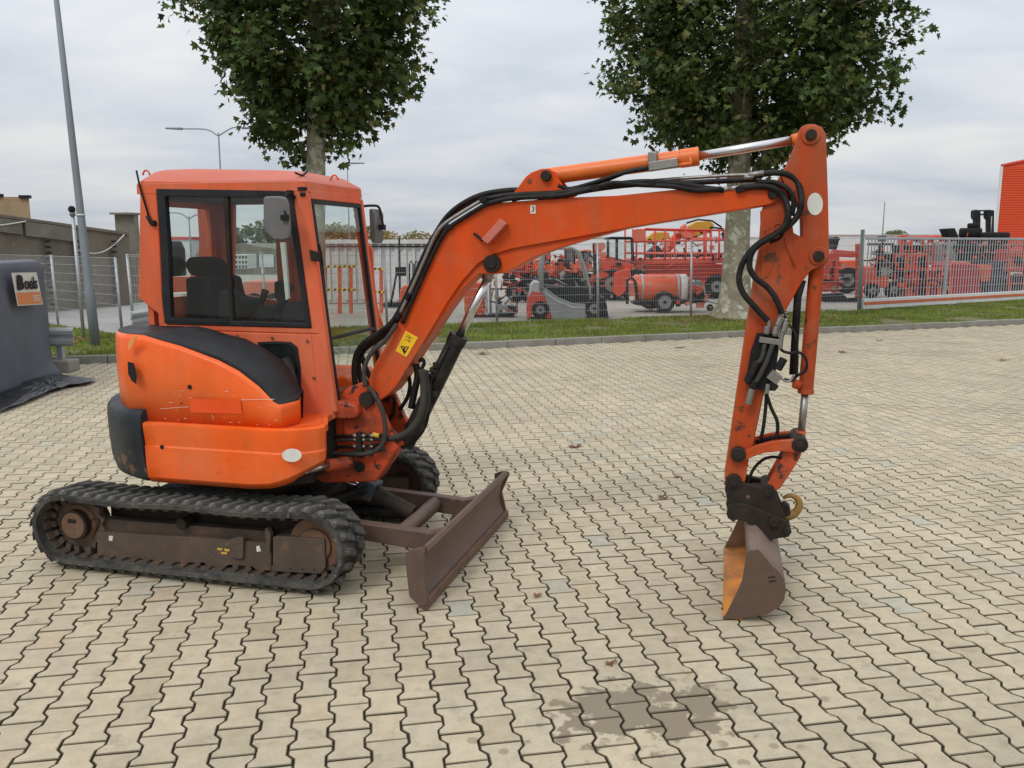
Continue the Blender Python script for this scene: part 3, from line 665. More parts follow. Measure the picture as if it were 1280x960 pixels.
# ---- undercarriage
uc = XB()
uc.slab([(-.50, -.30), (.52, -.30), (.62, -.18), (.62, .18), (.52, .30), (-.50, .30)], 0.20, 0.40)
for sx in (-.36, .36):
    for S in (-1, 1): uc.prism([(sx-.11, .22), (sx+.11, .22), (sx+.09, .38), (sx-.09, .38)], 0.28*S, 0.56*S)
uc.build('undercarriage', 'dark_metal', X, bevel=0.01)
XB().cyl((0, 0, 0.40), (0, 0, 0.50), 0.42, 40).build('slew_ring', 'dark_metal', X, bevel=0.004)
XB().cyl((0.0, 0, 0.50), (0.0, 0, 0.57), 0.50, 40).build('slew_guard', 'dark_metal', X)

# ---- dozer blade
near = LL([(506.7, 697), (508.5, 690), (515, 687), (527.5, 684.6), (531, 689), (529.5, 702), (531, 725), (535, 747), (533.5, 757), (525, 757.5), (512, 745)], -0.82)
xb = sum(p[0] for p in near)/len(near)
bl_front = [(0.095, 0.350), (0.104, 0.335), (0.078, 0.30), (0.052, 0.235), (0.042, 0.175), (0.050, 0.115), (0.072, 0.062), (0.082, 0.050)]
bl_back = [(0.060, 0.045), (0.020, 0.11), (0.008, 0.18), (0.018, 0.245), (0.04, 0.30), (0.058, 0.345)]
X0 = 1.445
def bprof(sh, pts): return [(X0+a+sh, z) for a, z in pts]
def skew(b, k=0.035):                         # the blade stands a hair out of square
    for v in b.v: v.x += (v.y+0.82)/1.64*k
    return b
bl = skew(XB().prism(bprof(0, bl_front+bl_back), -0.80, 0.80)).build('dozer_blade', 'blade_brown', X, bevel=0.004)
edge = [(0.066, 0.006), (0.086, 0.0), (0.102, 0.012), (0.100, 0.058), (0.086, 0.066), (0.070, 0.058)]
skew(XB().prism(bprof(0, edge), -0.822, 0.822)).build('cutting_edge', 'rust', bl, bevel=0.003)
skew(XB().prism(near, -0.828, -0.80)).build('end_plate', 'blade_brown', bl, bevel=0.003)
farp = [(x+0.0, z) for x, z in near]
skew(XB().prism([(X0-.0, .33), (X0+.05, .352), (X0+.10, .352), (X0+.112, .335), (X0+.055, .20), (X0+.09, .05), (X0+.06, .02), (X0+.01, .12)], 0.80, 0.822)).build('end_plate', 'blade_brown', bl, bevel=0.003)
skew(XB().tube([(X0+.082, -.80, .347), (X0+.082, .80, .347)], 0.014, 10)).build('top_roll', 'blade_brown', bl)
for S in (-1, 1):
    bx = XB().add([(0.46, .34*S-.035, .235), (1.47, .34*S-.035, .155), (1.47, .34*S+.035, .155), (0.46, .34*S+.035, .235), (0.46, .34*S-.035, .33), (1.47, .34*S-.035, .275), (1.47, .34*S+.035, .275), (0.46, .34*S+.035, .33)],
             [(0, 3, 2, 1), (4, 5, 6, 7), (0, 1, 5, 4), (1, 2, 6, 5), (2, 3, 7, 6), (3, 0, 4, 7)])
    bx.build('blade_arm', 'blade_brown', X, bevel=0.008)
    XB().prism([(1.30, .13), (1.485, .10), (1.485, .30), (1.38, .27)], .34*S-.045, .34*S+.045).build('arm_gusset', 'blade_brown', bl, bevel=0.006)
XB().tube([(1.20, -.31, .235), (1.20, .31, .235)], 0.05, 16).build('cross_tube', 'blade_brown', X)
rc = XB(); rc.tube([(0.62, 0, .47), (0.86, 0, .395)], 0.022, 14); rc.build('blade_cylinder_rod', 'chrome', X)
cyl_ = XB(); cyl_.tube([(0.84, 0, .40), (1.16, 0, .262)], 0.052, 20); cyl_.build('blade_cylinder', 'dark_metal', X, bevel=0.006)
M = Matrix.Rotation(math.radians(23), 3, 'Y')
XB().box((0.86, 0, .41), (.12, .15, .12), M).build('cylinder_guard', 'guard_plastic', X, bevel=0.014)
XB().tube([(1.19, -.085, .25), (1.19, .085, .25)], 0.033, 16).build('blade_pin', 'dark_metal', X)
for w in ((.55, -.18), (.62, -.12), (.5, -.05)):
    XB().hose([(w[0]-.15, w[1], .46), (w[0], w[1]-.05, .34), (w[0]+.15, w[1]+.02, .36), (w[0]+.33, w[1]*.4, .44)], 0.011).build('blade_hose', 'hose', X)

sc2 = XB(); rs_ = random.Random(4)
for _ in range(26):
    y = rs_.uniform(-.7, .7); k_ = rs_.randrange(1, 6); f = rs_.random(); (a0, z0), (a1, z1) = bl_front[k_], bl_front[k_+1]
    x = X0+a0+(a1-a0)*f+(y+.82)/1.64*.035+.0015; z = z0+(z1-z0)*f; ln = rs_.uniform(.01, .05)
    sc2.tube([(x, y, z), (x+(a1-a0)/(z1-z0)*-ln*0, y+rs_.uniform(-.02, .02), z-ln*.3)], rs_.uniform(.0007, .0016), 4, caps=False)
sc2.build('scratches', 'scratch', bl, kind='stuff')

# ---- house: plan outline, from the far side round the tail to the near front
def plan(R, ys, xf, yf, cr, a0=-175, far=False):
    P = []
    aend = 270-math.degrees(math.acos(min(1, ys/R)))   # where the tail circle meets the flank
    a1 = 180+math.degrees(math.asin(min(1, ys/R)))
    n = 26
    for i in range(n+1):
        a = math.radians(180-(70 if far else 0)+(a1-180+(70 if far else 0))*i/n); P.append((R*math.cos(a), R*math.sin(a)))
    x0 = P[-1][0]
    for i in range(1, 9): P.append((x0+(xf-cr-x0)*i/8, -ys))
    for i in range(1, 7): w = PI/2*i/6; P.append((xf-cr+cr*math.sin(w), -ys+cr*(1-math.cos(w))))
    P.append((xf, yf)); return P
zs_px = [(172, 418), (215, 430), (260, 445), (300, 465), (325, 485), (345, 506)]
ZS = LL(zs_px, -0.73); ZT = LL([(195, 412), (240, 410), (300, 425), (340, 445), (360, 466), (371, 492)], -0.50)
def ip(T, x):
    if x <= T[0][0]: return T[0][1]
    for i in range(len(T)-1):
        if x <= T[i+1][0]:
            f = (x-T[i][0])/(T[i+1][0]-T[i][0]); f2 = f*f*(3-2*f)*0.35+f*0.65; return T[i][1]+(T[i+1][1]-T[i][1])*f2
    return T[-1][1]
HP = [((x+.31)*.79-.31 if x < -.31 else x, y) for x, y in plan(0.80, 0.735, 0.655, -0.735, 0.001, far=True)[:-8]]+[(.62, -.735), (.648, -.733), (.662, -.722), (.672, -.69), (.690, -.62), (.694, -.58), (.682, -.54), (.640, -.45), (.56, -.34), (.52, -.28)]
def hood_rows(ts):
    rows = []
    for (x, y) in HP:
        qx = max(-.25, min(.64, x)); qy = max(-.27, min(.3, y)) if x < -.3 else -.27-.16*min(1, (x+.3)/.4)
        row = []
        for t, kind in ts:
            px_, py_ = x+(qx-x)*t, y+(qy-y)*t
            zs = ip(ZS, x); zt = max(zs-.02, ip(ZT, px_))
            if kind == 0: z = 0.945
            elif kind == 'm': z = 0.945+(zs-.945)*.55
            elif kind == 1: z = zs-.03
            elif kind == 2: z = zs
            else: z = zs+(zt-zs)*kind[0]
            row.append((px_, py_, z))
        rows.append(row)
    return rows
bulge = hood_rows([(0.03, 0), (0.0, 'm'), (0.012, 1), (0.05, 2)])
hood = XB().grid(bulge).build('engine_hood', 'paint_hood', X, fix=True)
hood.data.set_sharp_from_angle(angle=math.radians(32))
cov = XB().grid(hood_rows([(0.05, 2), (0.10, (0.30,)), (0.20, (0.68,)), (0.38, (0.95,)), (0.62, (1.0,)), (0.98, (1.0,)), (1.0, 0)])).build('hood_cover', 'plastic_black', X, fix=True)
def solid(o, th=0.012):
    s = o.modifiers.new('thickness', 'SOLIDIFY'); s.thickness = th; s.offset = -1; s.use_even_offset = False
solid(hood); solid(cov, 0.012)
# front lip of the cover running down the hood
def on_flank(px, py, y=-0.738): return L(px, py, y)
def decal(px_pts, y, name, m, par, th=0.0025, proud=0.0035, label=None):
    return XB().prism(LL(px_pts, y), y-proud, y-proud+th).build(name, m, par, label=label)
x, z = L(236.5, 484, -.742); XB().ycyl(x, z, -0.7415, -0.735, 0.0125, 16).build('key_hole', 'black_print', hood)
x, z = L(226, 504.5, -.742); XB().ycyl(x, z, -0.7415, -0.735, 0.004, 10).build('rivet', 'black_print', hood)
mat('old_sticker', (0.75, 0.078, 0.008), 0.36, var=0.06)
decal([(238, 498), (301, 499.5), (302.5, 517), (238, 515.5)], -0.7385, 'sticker_trace', 'old_sticker', hood, th=0.001, proud=0.0012)
scr = XB()
for a, b, c, d in ((200, 511, 236, 508.5), (211, 503.5, 216, 503), (300, 500, 343, 499), (262, 500, 272, 502), (285, 501, 299, 500.5), (265, 518, 267, 524)):
    p, q = L3(a, b, -.7385), L3(c, d, -.7385); scr.tube([p, q], 0.0011, 4, caps=False)
for _ in range(34):
    p = L3(rnd(205, 345), rnd(488, 532), -.7385); a_ = rnd(-.3, .3); l_ = rnd(.002, .022); scr.tube([p, p+Vector((l_, 0, l_*a_))], rnd(.0005, .0012), 4, caps=False)
scr.build('scratches', 'white_label', hood, kind='stuff')
# grille on the tail
def tail_pt(px, py, R):                  # point on the round tail seen at this pixel
    d = ray(px, py); dl = Vector((d.dot(MU), d.dot(MN), d.z)); o = Vector((3.05+.065, -4.97, CAMZ)); dl.x /= .79; o.x /= .79; o.x += .0
    a = dl.x**2+dl.y**2; b = 2*(o.x*dl.x+o.y*dl.y); c = o.x**2+o.y**2-R*R; disc = b*b-4*a*c
    if disc < 0: disc = 0
    t = (-b-math.sqrt(disc))/(2*a); q = o+dl*t; return Vector((q.x*.79-.065, q.y, q.z))
gr_ = XB(); gp = [tail_pt(a, b, 0.808) for a, b in ((159.5, 452), (167, 454), (170.5, 469), (170, 480), (164.5, 476), (160, 467))]
gr_.add(gp, [tuple(range(6))]); g = gr_.build('tail_grille', 'black_print', hood); solid(g, -0.002)
tl = XB(); gp = [tail_pt(a, b, 0.806) for a, b in ((160, 428), (167, 419.5), (171, 420), (163, 436), (160, 437))]
mat('amber', (0.80, 0.30, 0.09), 0.3); tl.add(gp, [tuple(range(5))]); g = tl.build('tail_light', 'amber', hood); solid(g, -0.004)

# lower flank panel and deck
SP = [p for p in plan(0.83, 0.76, 0.93, -0.40, 0.22) if -0.235 < p[0] < .60]+[(.64, -.758), (.70, -.745), (.76, -.715), (.81, -.68), (.845, -.64), (.858, -.60), (.850, -.56), (.82, -.50), (.78, -.42), (.75, -.36)]
def panel_rows():
    rows = []
    for i_, (x, y) in enumerate(SP):
        f = max(0, (x-0.50)/0.358) if y < -.60 else 1
        lo = 0.585+0.13*min(1, f)**1.6
        ins = [(0.055, lo-.008), (0.012, lo+.03), (0.0, min(lo+.10, .79)), (-.002, 0.80), (0.006, 0.81), (0.0, 0.85), (-0.012, 0.915), (-0.010, 0.938), (0.02, 0.945), (0.07, 0.945)]
        rows.append([(x+(min(0.3, x)-x)*q*1.0 if x > .7 else x, y+(-.30-y)*q*1.6, z) for q, z in ins])
    return rows
pn = XB().grid(panel_rows()).build('side_panel', 'paint_hood', X, fix=True); solid(pn, .012); pn.data.set_sharp_from_angle(angle=math.radians(22))
dk = XB().slab([(p[0], p[1]+.03) for p in SP if p[0] > -.39]+[(0.74, .0), (.72, .50), (-.38, .60)], 0.905, 0.943); dk.build('deck', 'paint_orange', X)
decal([(352.5+12.3*math.cos(w*PI/12)+12.5, 569+8.3*math.sin(w*PI/12)) for w in range(24)], -0.7605, 'oval_label', 'white_label', pn, th=0.002, proud=0.003)
x, z = L(202, 559, -.765)
bp_ = XB().ycyl(x, z, -0.768, -0.755, 0.012, 14); bp_.build('panel_bolt', 'dark_metal', pn, bevel=.003)
x, z = L(206, 606, -.75); 
ps2 = XB()
for _ in range(40):
    p = L3(rnd(200, 340), rnd(548, 600), -.7612); a_ = rnd(-.8, .8); l_ = rnd(.002, .03); ps2.tube([p, p+Vector((l_, 0, l_*a_))], rnd(.0005, .0011), 4, caps=False)
ps2.build('scratches', 'old_sticker', pn, kind='stuff')
# counterweight
CW = [(0.825*math.cos(math.radians(a)), 0.825*math.sin(math.radians(a))) for a in range(110, 249, 4)]
CW += [(x, -.765-.002*k) for k, x in enumerate((-.28, -.25, -.215))]
rows = []
for (x, y) in CW:
    r = math.hypot(x, y); ux, uy = x/r, y/r
    prof = [(r-.25, 0.565), (r-.09, 0.568), (r-.03, 0.60), (r-.009, 0.68), (r, 0.80), (r+.003, 0.93), (r-.003, 0.985), (r-.02, 1.005), (r-.085, 1.03), (r-.25, 1.03)]
    rows.append([(ux*q, uy*q, z) for q, z in prof])
cwt = XB().grid(rows)
n = len(rows[0]); cwt.add(rows[-1], [tuple(range(n))]); cwt.add(rows[0], [tuple(range(n-1, -1, -1))])
cw = cwt.build('counterweight', 'counterweight', X, fix=True)
for p in cw.data.polygons: p.use_smooth = True
cw.data.set_sharp_from_angle(angle=math.radians(38))
# far flank of the house, floor and engine bay filling
XB().slab([(-.60, .45), (-.35, .70), (.60, .70), (.68, .58), (.68, .20), (-.6, .2)], 0.945, 1.10).build('far_panel', 'paint_orange', X, bevel=.02)
XB().slab([(-.62, .45), (-.35, .72), (.60, .72), (.72, .60), (.74, 0.0), (.70, -.36), (.74, -.52), (.6, -.66), (-.32, -.66), (-.62, -.40)], 0.575, 0.905).build('main_frame', 'dark_metal', X, bevel=.01)
XB().slab([(-.60, -.27), (-.60, .27), (.62, .5), (.66, -.27)], 0.945, 1.02).build('cab_floor', 'interior_dark', X)

# ---- cab
YN, YF = -0.27, 0.55
cabwall_o = LL([(175, 226), (280, 227), (381, 230), (402, 418), (199, 412), (197.5, 392), (172.5, 372)], YN)
cabwall_i = LL([(196, 236), (280, 237), (365, 239.5), (389, 410), (207, 405), (205, 392), (203.5, 372)], YN)
wall = XB().ring(cabwall_o, cabwall_i, YN-.004, YN+.045).build('cab_side', 'paint_cab', X, bevel=0.012)
XB().prism(LL([(199.3, 412), (402, 418), (417.5, 523.5), (374, 532), (280, 530), (240, 470), (203, 460)], YN), YN-.002, YN+.04).build('cab_lower_side', 'paint_cab', X, bevel=0.006)
# recessed door-like panel outline and its bolts
lowp = XB().prism(LL([(249, 414.5), (389, 418.5), (399, 520), (376, 524), (330, 470), (290, 440)], YN-.006), YN-.008, YN+.002).build('lower_access_panel', 'paint_cab', X, bevel=0.003)
for a, b in ((297, 420.5), (340.5, 422.5), (384.5, 426.5), (392.5, 472.5)):
    x, z = L(a, b, YN-.01); XB().ycyl(x, z, YN-.016, YN-.004, 0.009, 12).build('bolt', 'rust', lowp)
qo = LL([(322, 427.5), (345, 426.5), (364, 427.5), (372, 434), (376, 460), (376.5, 490), (372, 497), (340, 480)], YN-.01); qi = LL([(327, 431), (345, 430), (362, 431), (368.5, 437), (372, 461), (372.5, 488), (369, 491), (342, 477)], YN-.01)
XB().ring(qo, qi, YN-.018, YN+.01).build('small_window_frame', 'plastic_black', X, bevel=.003)
XB().prism(qi, YN-.012, YN-.004).build('small_window', 'dark_pane', X)
# sliding window
wf_o = LL([(195.5, 236), (280, 237.2), (353, 238.5), (362, 240), (366.5, 248), (389, 409.5), (207, 404.8), (203, 372), (201.5, 300)], YN-.005)
wf_i = LL([(206.5, 245.5), (280, 246), (348, 247), (356, 249), (359.5, 256), (382.5, 404), (214.5, 399), (213, 372), (210.5, 300)], YN-.005)
fr_ = XB().ring(wf_o, wf_i, YN-.012, YN+.03).build('side_window_frame', 'plastic_black', X, bevel=.004)
XB().prism(LL([(279.5, 243), (285, 243), (291.5, 402), (287.5, 402)], YN), YN-.006, YN+.02).build('window_divider', 'dark_metal', fr_, bevel=.003)
XB().prism(wf_i, YN+.012, YN+.016).build('side_window', 'glass', X)
XB().prism(LL([(209, 396), (287, 399), (287.5, 404), (207, 401)], YN), YN-.016, YN-.004).build('window_track', 'plastic_black', fr_)
# roof
def roof_ring(x0, x1, y0, y1, z, c=0.05, tilt=0):
    P = []
    for (cx_, cy_, a0) in ((x1-c, y0+c, -90), (x1-c, y1-c, 0), (x0+c, y1-c, 90), (x0+c, y0+c, 180)):
        for k in range(5): w = math.radians(a0+k*22.5); P.append((cx_+c*math.cos(w), cy_+c*math.sin(w), z+(tilt*(cx_-x0) if tilt else 0)))
    return P
rr = [roof_ring(-.522, .632, YN-.006, YF+.006, 2.268, .03), roof_ring(-.520, .628, YN-.006, YF+.006, 2.325, .03), roof_ring(-.514, .620, YN+.0, YF-.0, 2.338, .035), roof_ring(-.455, .555, YN+.075, YF-.075, 2.405, .05, -.02), roof_ring(-.42, .52, YN+.11, YF-.11, 2.422, .07, -.03), roof_ring(-.30, .36, YN+.2, YF-.2, 2.432, .08, -.035)]
rb = XB().grid(rr, closed=True); o_ = len(rb.v); rb.add(rr[-1], [tuple(range(20))]); rb.add(rr[0], [tuple(range(19, -1, -1))])
roof = rb.build('cab_roof', 'paint_roof', X, fix=True)
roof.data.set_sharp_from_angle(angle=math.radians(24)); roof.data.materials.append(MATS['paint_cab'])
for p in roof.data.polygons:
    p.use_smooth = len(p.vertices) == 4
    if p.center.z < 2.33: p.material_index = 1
for (a, b, y) in ((183, 219, -.15), (418, 225, .15)):
    p = L3(a, b, y); XB().tube([p+Vector((math.cos(w)*.024, 0, math.sin(w)*.03)) for w in [k*PI/8 for k in range(9)]], 0.006, 8).build('lifting_eye', 'paint_cab', roof)
# front: pillars, header, windshield
def fx(z): return 0.625+(2.28-z)*0.107
def frontbar(y0, y1, z0, z1, dx0=-.05, dx1=0.0):
    b = XB(); return b.add([(fx(z0)+dx0, y0, z0), (fx(z0)+dx1, y0, z0), (fx(z0)+dx1, y1, z0), (fx(z0)+dx0, y1, z0), (fx(z1)+dx0, y0, z1), (fx(z1)+dx1, y0, z1), (fx(z1)+dx1, y1, z1), (fx(z1)+dx0, y1, z1)],
                     [(0, 3, 2, 1), (4, 5, 6, 7), (0, 1, 5, 4), (1, 2, 6, 5), (2, 3, 7, 6), (3, 0, 4, 7)])
frontbar(YN-.001, YN+.055, 0.945, 2.265, -.055, .012).build('front_pillar', 'paint_cab', X, bevel=0.018)
frontbar(YF-.055, YF+.001, 0.945, 2.265, -.055, .012).build('front_pillar', 'paint_cab', X, bevel=0.018)
frontbar(YN+.055, YF-.055, 2.225, 2.285, -.05, .008).build('front_header', 'paint_cab', X, bevel=0.008)
fw = XB()
for (a, b, c, d) in ((YN+.055, YN+.078, .99, 2.225), (YF-.078, YF-.055, .99, 2.225), (YN+.078, YF-.078, 2.20, 2.225), (YN+.078, YF-.078, .99, 1.012)):
    q = frontbar(a, b, c, d, -.02, .010); fw.add(q.v, q.f)
fwo = fw.build('windshield_frame', 'plastic_black', X)
frontbar(YN+.078, YF-.078, 1.385, 1.402, -.02, .011).build('windshield_divider', 'plastic_black', fwo)
frontbar(YN+.078, YF-.078, 1.402, 2.20, -.004, .0).build('windshield', 'glass', X)
frontbar(YN+.078, YF-.078, 1.012, 1.385, -.004, .0).build('lower_windshield', 'glass', X)
XB().hose([L3(399, 305, -.2), L3(403, 330, -.19), L3(408, 390, -.17)], 0.006).build('wiper_arm', 'black_print', fwo)
XB().prism(LL([(389, 312), (401, 315), (402, 327), (391, 326)], YN), YN-.03, YN-.006).build('pillar_lamp', 'dark_metal', X, bevel=.005)
# little hinges and latches on the pillar heads
for (a, b, y, sx) in ((362, 240, YN-.02, .035), (366, 246, YN-.02, .025), (378, 236, YN-.0, .05), (379, 243, YN+.0, .03)):
    p = L3(a, b, y); XB().box(p, (sx, .03, .02)).build('hinge', 'black_print', X, bevel=.003)
for (a, b) in ((444, 238), (445, 245), (446, 262), (447, 270)):
    p = L3(a, b, YF+.02); XB().box(p, (.045, .02, .016)).build('hinge', 'black_print', X)
# rear wall: frame with window
ra = XB()
for (y0, y1, z0, z1) in ((YN+.04, YN+.10, 1.02, 2.28), (YF-.10, YF-.04, 1.02, 2.28), (YN+.10, YF-.10, 2.20, 2.28), (YN+.10, YF-.10, 1.02, 1.62)):
    ra.box((-.50 if z0 > 1.5 or z1 > 2 else -.45, (y0+y1)/2, (z0+z1)/2), (.04, y1-y0, z1-z0))
ra.build('cab_back', 'paint_cab', X)
XB().box((-.50, (YN+YF)/2, 1.91), (.006, YF-YN-.2, .58)).build('rear_window', 'glass', X)
# far wall seen through the glass
yw = YF-.02
fwl = XB(); Wt = 2.27
def fxz(poly): return LL(poly, yw)
outer = [(-.52, 1.02), (.74, 1.02), (.63, 2.27), (-.52, 2.27)]
for poly in ([(205, 232), (370, 232), (372, 255), (290, 256), (287, 252), (246, 252), (240, 249), (205, 247)],
             [(246, 250), (252, 250), (292, 255), (292, 300), (290, 368), (291, 420), (236, 420), (238, 340), (248, 334), (249, 300)],
             [(190, 346), (240, 346), (240, 420), (190, 420)],
             [(291, 365), (312, 370), (356, 378), (362, 376), (362, 255), (385, 255), (398, 425), (291, 425)]):
    fwl.prism(LL(poly, yw), yw, yw+.035)
fwl.build('cab_door_side', 'interior_red', X)
XB().box(((-.50+.63)/2, yw+.02, 1.72), (1.12, .005, 1.1)).build('door_window', 'glass', X)
XB().box((.05, YF-.045, 1.9), (.1, .05, .7)).build('door_pillar', 'interior_red', X, bevel=.01)
# headlining, seat, levers, console
XB().box((.05, (YN+YF)/2, 2.245), (1.05, YF-YN-.12, .02)).build('headlining', 'interior_dark', X)
st = XB(); yS = 0.16
st.prism(LL([(236, 330), (241, 321), (262, 320.5), (274, 323), (280, 332), (281, 345), (282, 395), (258, 395), (255, 346), (243, 344)], yS), yS-.07, yS+.07); 
st.build('seat_back', 'seat', X, bevel=.03)
XB().prism(LL([(252, 345), (283, 345), (289, 372), (310, 374), (314, 386), (312, 400), (256, 400)], yS), yS-.2, yS+.2).build('seat', 'seat', X, bevel=.03)
XB().prism(LL([(286, 362), (300, 360), (306, 366), (306, 400), (286, 400)], 0.0), -.12, -.05).build('armrest_console', 'interior_dark', X, bevel=.01)
XB().prism(LL([(334, 392), (352, 378), (366, 384), (376, 404), (330, 404)], 0.2), .0, .45).build('front_console', 'interior_dark', X, bevel=.02)
for (a, b, c, d, y) in ((318, 400, 326, 379, -.08), (345, 392, 352, 366, .3), (350, 395, 358, 372, .0), (338, 402, 347, 388, -.1)):
    p, q = L3(a, b, y), L3(c, d, y); XB().tube([p, q], .008, 8).build('lever', 'interior_dark', X)
    XB().tube([q, q+(q-p).normalized()*.09], [.018, .024], 10).build('lever_grip', 'seat', X)
XB().prism(LL([(347, 352), (353, 350), (357, 356), (357, 374), (352, 378), (347, 370)], .25), .2, .26).build('lever_grip', 'seat', X, bevel=.01)
XB().prism(LL([(350, 303), (356, 303), (361, 373), (357, 375)], -.2), -.2, -.18).build('strap', 'white_label', X)
XB().prism(LL([(208, 303), (216, 301), (221, 312), (223, 345), (211, 346)], .1), .05, .2).build('coat', 'seat', X, bevel=.012)
XB().prism(LL([(214, 366), (250, 366), (250, 379), (214, 379)], .3), .2, .4).build('document_box', 'white_label', X)
# mirrors
mN = XB().prism(LL([(330, 247), (334, 245.5), (350, 245.2), (358, 247), (361, 254), (363.5, 285), (362, 298), (356, 300.5), (343, 300), (334, 292), (330.5, 280)], YN-.16), YN-.175, YN-.145)
mo_ = mN.build('side_mirror', 'mirror_back', X, bevel=.012, seg=3)
XB().hose([L3(366, 243, YN-.02), L3(358, 243, YN-.10), L3(356, 256, YN-.15), L3(357, 270, YN-.185)], .008).build('mirror_arm', 'black_print', mo_)
XB().box(L3(356, 272, YN-.185), (.04, .03, .03)).build('mirror_clamp', 'black_print', mo_)
mF = XB().prism(LL([(466.5, 262), (471, 261), (474.5, 268), (474.5, 300), (471.5, 305), (468, 299)], YF+.2), YF+.12, YF+.28)
mf_ = mF.build('side_mirror', 'mirror_back', X, bevel=.01)
XB().hose([L3(447, 258.5, YF+.03), L3(466, 257, YF+.15), L3(474, 260, YF+.2), L3(478, 278, YF+.2), L3(479, 284, YF+.2)], .009).build('mirror_arm', 'black_print', mf_)
XB().box(L3(477, 284, YF+.2), (.05, .04, .035)).build('mirror_clamp', 'black_print', mf_)
# work-light cable at the roof corner, aerial at the back
XB().hose([L3(428, 231, .35), L3(434, 232, .4), L3(441, 240, .52), L3(444, 243, .57)], .005).build('lamp_cable', 'black_print', roof)
XB().hose([L3(369, 216, YN), L3(378, 219, YN+.05), L3(384, 214.5, YN+.1)], .006).build('lamp_cable', 'black_print', roof)
ae = XB().tube([L3(170.5, 213, -.29), L3(174.5, 232, -.29), L3(187, 274, -.29)], .006, 8).build('aerial', 'black_print', X)
XB().tube([L3(184, 270, -.29), L3(190, 280, -.29)], .012, 10).build('aerial_base', 'black_print', ae)
XB().box(L3(192, 279, -.285), (.03, .035, .035)).build('aerial_base', 'black_print', ae, bevel=.008)
# grab rail and boom-side guard on the far front corner
XB().hose([L3(459, 305, .60), L3(464, 315, .62), L3(466, 350, .62), L3(473, 410, .62)], .014).build('grab_rail', 'paint_cab', X)
XB().hose([L3(462, 322, .66), L3(466, 365, .66), L3(478, 408, .66)], .011).build('grab_rail', 'paint_ram', X)

# ---- swing post
XB().prism(LL([(404, 523), (416, 519), (440, 515), (470, 515), (500, 540), (510, 552), (496, 574), (482, 594), (420, 596), (404, 590), (401, 560)], 0), -.16, -.02).build('swing_bracket', 'paint_grimy', X, bevel=.012)
XB().prism(LL([(404, 503), (425, 500), (448, 505), (451, 513), (449, 521), (440, 523), (408, 522)], -.2), -.24, .02).build('swing_lug', 'paint_grimy', X, bevel=.015)
XB().prism(LL([(430, 493), (446, 480), (462, 474), (482, 498), (494, 526), (503, 543), (470, 556), (440, 548), (438, 520)], -.05), -.17, -.12).build('post_cheek', 'paint_grimy', X, bevel=.01)
XB().prism(LL([(430, 493), (446, 480), (462, 474), (482, 498), (494, 526), (503, 543), (470, 556), (440, 548), (438, 520)], -.05), .10, .15).build('post_cheek', 'paint_grimy', X, bevel=.01)
XB().prism(LL([(404, 527), (438, 527), (438, 566), (404, 562)], -.15), -.155, -.05).build('hose_well', 'black_print', X)
XB().prism(LL([(404, 490), (436, 487), (438, 500), (404, 506)], -.05), -.10, .5).build('front_sill', 'paint_grimy', X, bevel=.01)
XB().tube([L3(380, 589, -.66), L3(409, 581.5, -.50)], .020, 16).build('swing_cylinder_rod', 'chrome', X)
XB().tube([L3(408, 582, -.50), L3(436, 578, -.30)], .036, 18).build('swing_cylinder', 'paint_grimy', X, bevel=.006)
x, z = L(461, 498, -.15); XB().ycyl(x, z, -.20, .18, .048, 24).build('boom_foot_pin', 'dark_metal', X, bevel=.006)
x, z = L(449, 584, -.18); XB().ycyl(x, z, -.185, -.16, .03, 16).build('bracket_hole', 'black_print', X)

# ---- boom
front_px = [(460, 476), (470, 452), (478, 440), (502, 395), (530, 340), (547, 303), (563, 279), (588, 263), (615, 254), (700, 247.5), (771, 244.5), (870, 234.5), (920, 234), (955, 236), (966, 238), (972, 246), (966, 254), (958, 256.5), (912, 264), (804, 281.5), (730, 295), (667, 306), (640, 311), (616, 318), (597, 330), (577, 352), (558, 380), (527, 432), (505, 467), (497, 480), (487, 492), (476, 500), (468, 502)]
YB = 0.105
boom = XB().prism(LL(front_px, -YB), -YB, YB).build('boom', 'paint_boom', X, bevel=0.006)
under_px = [(616, 318), (640, 311), (667, 306), (730, 295), (804, 281.5), (800, 284), (735, 298), (695, 311), (668, 322), (645, 335), (628, 342), (612, 343), (600, 340), (578, 362), (556, 392), (527, 434), (505, 467), (527, 432), (558, 380), (577, 352), (597, 330)]
XB().prism(LL([(616, 316), (640, 309), (667, 304), (740, 291), (800, 281), (740, 297), (697, 310), (668, 321), (645, 334), (628, 342), (612, 343), (598, 342), (578, 361), (556, 391), (530, 431), (527, 429), (558, 377), (577, 349), (597, 328)], -.095), -.085, .085).build('cylinder_mount', 'paint_boom', boom, bevel=.004)
x, z = L(615, 329.5, -YB); XB().ycyl(x, z, -.118, .118, .052, 28).build('mount_boss', 'dark_metal', boom, bevel=.004); XB().ycyl(x, z, -.128, .12, .030, 20).build('pin', 'dark_metal', boom, bevel=.005)
# bracket with the arm cylinder
br_px = [(636, 247), (646, 236), (657, 221), (664, 215.5), (676, 211), (686, 210.5), (694, 215), (698, 224), (706, 235), (716, 243), (700, 249)]
for ys in (-.085, .05):
    XB().prism(LL(br_px, -.085), ys, ys+.035).build('cylinder_bracket', 'paint_boom', boom, bevel=.005)
x, z = L(683, 220, -.09); XB().ycyl(x, z, -.118, .11, .030, 22).build('pin', 'dark_metal', boom, bevel=.006)
x, z = L(661.5, 226, -.09); XB().ycyl(x, z, -.092, -.08, .012, 12).build('bolt', 'rust', boom)
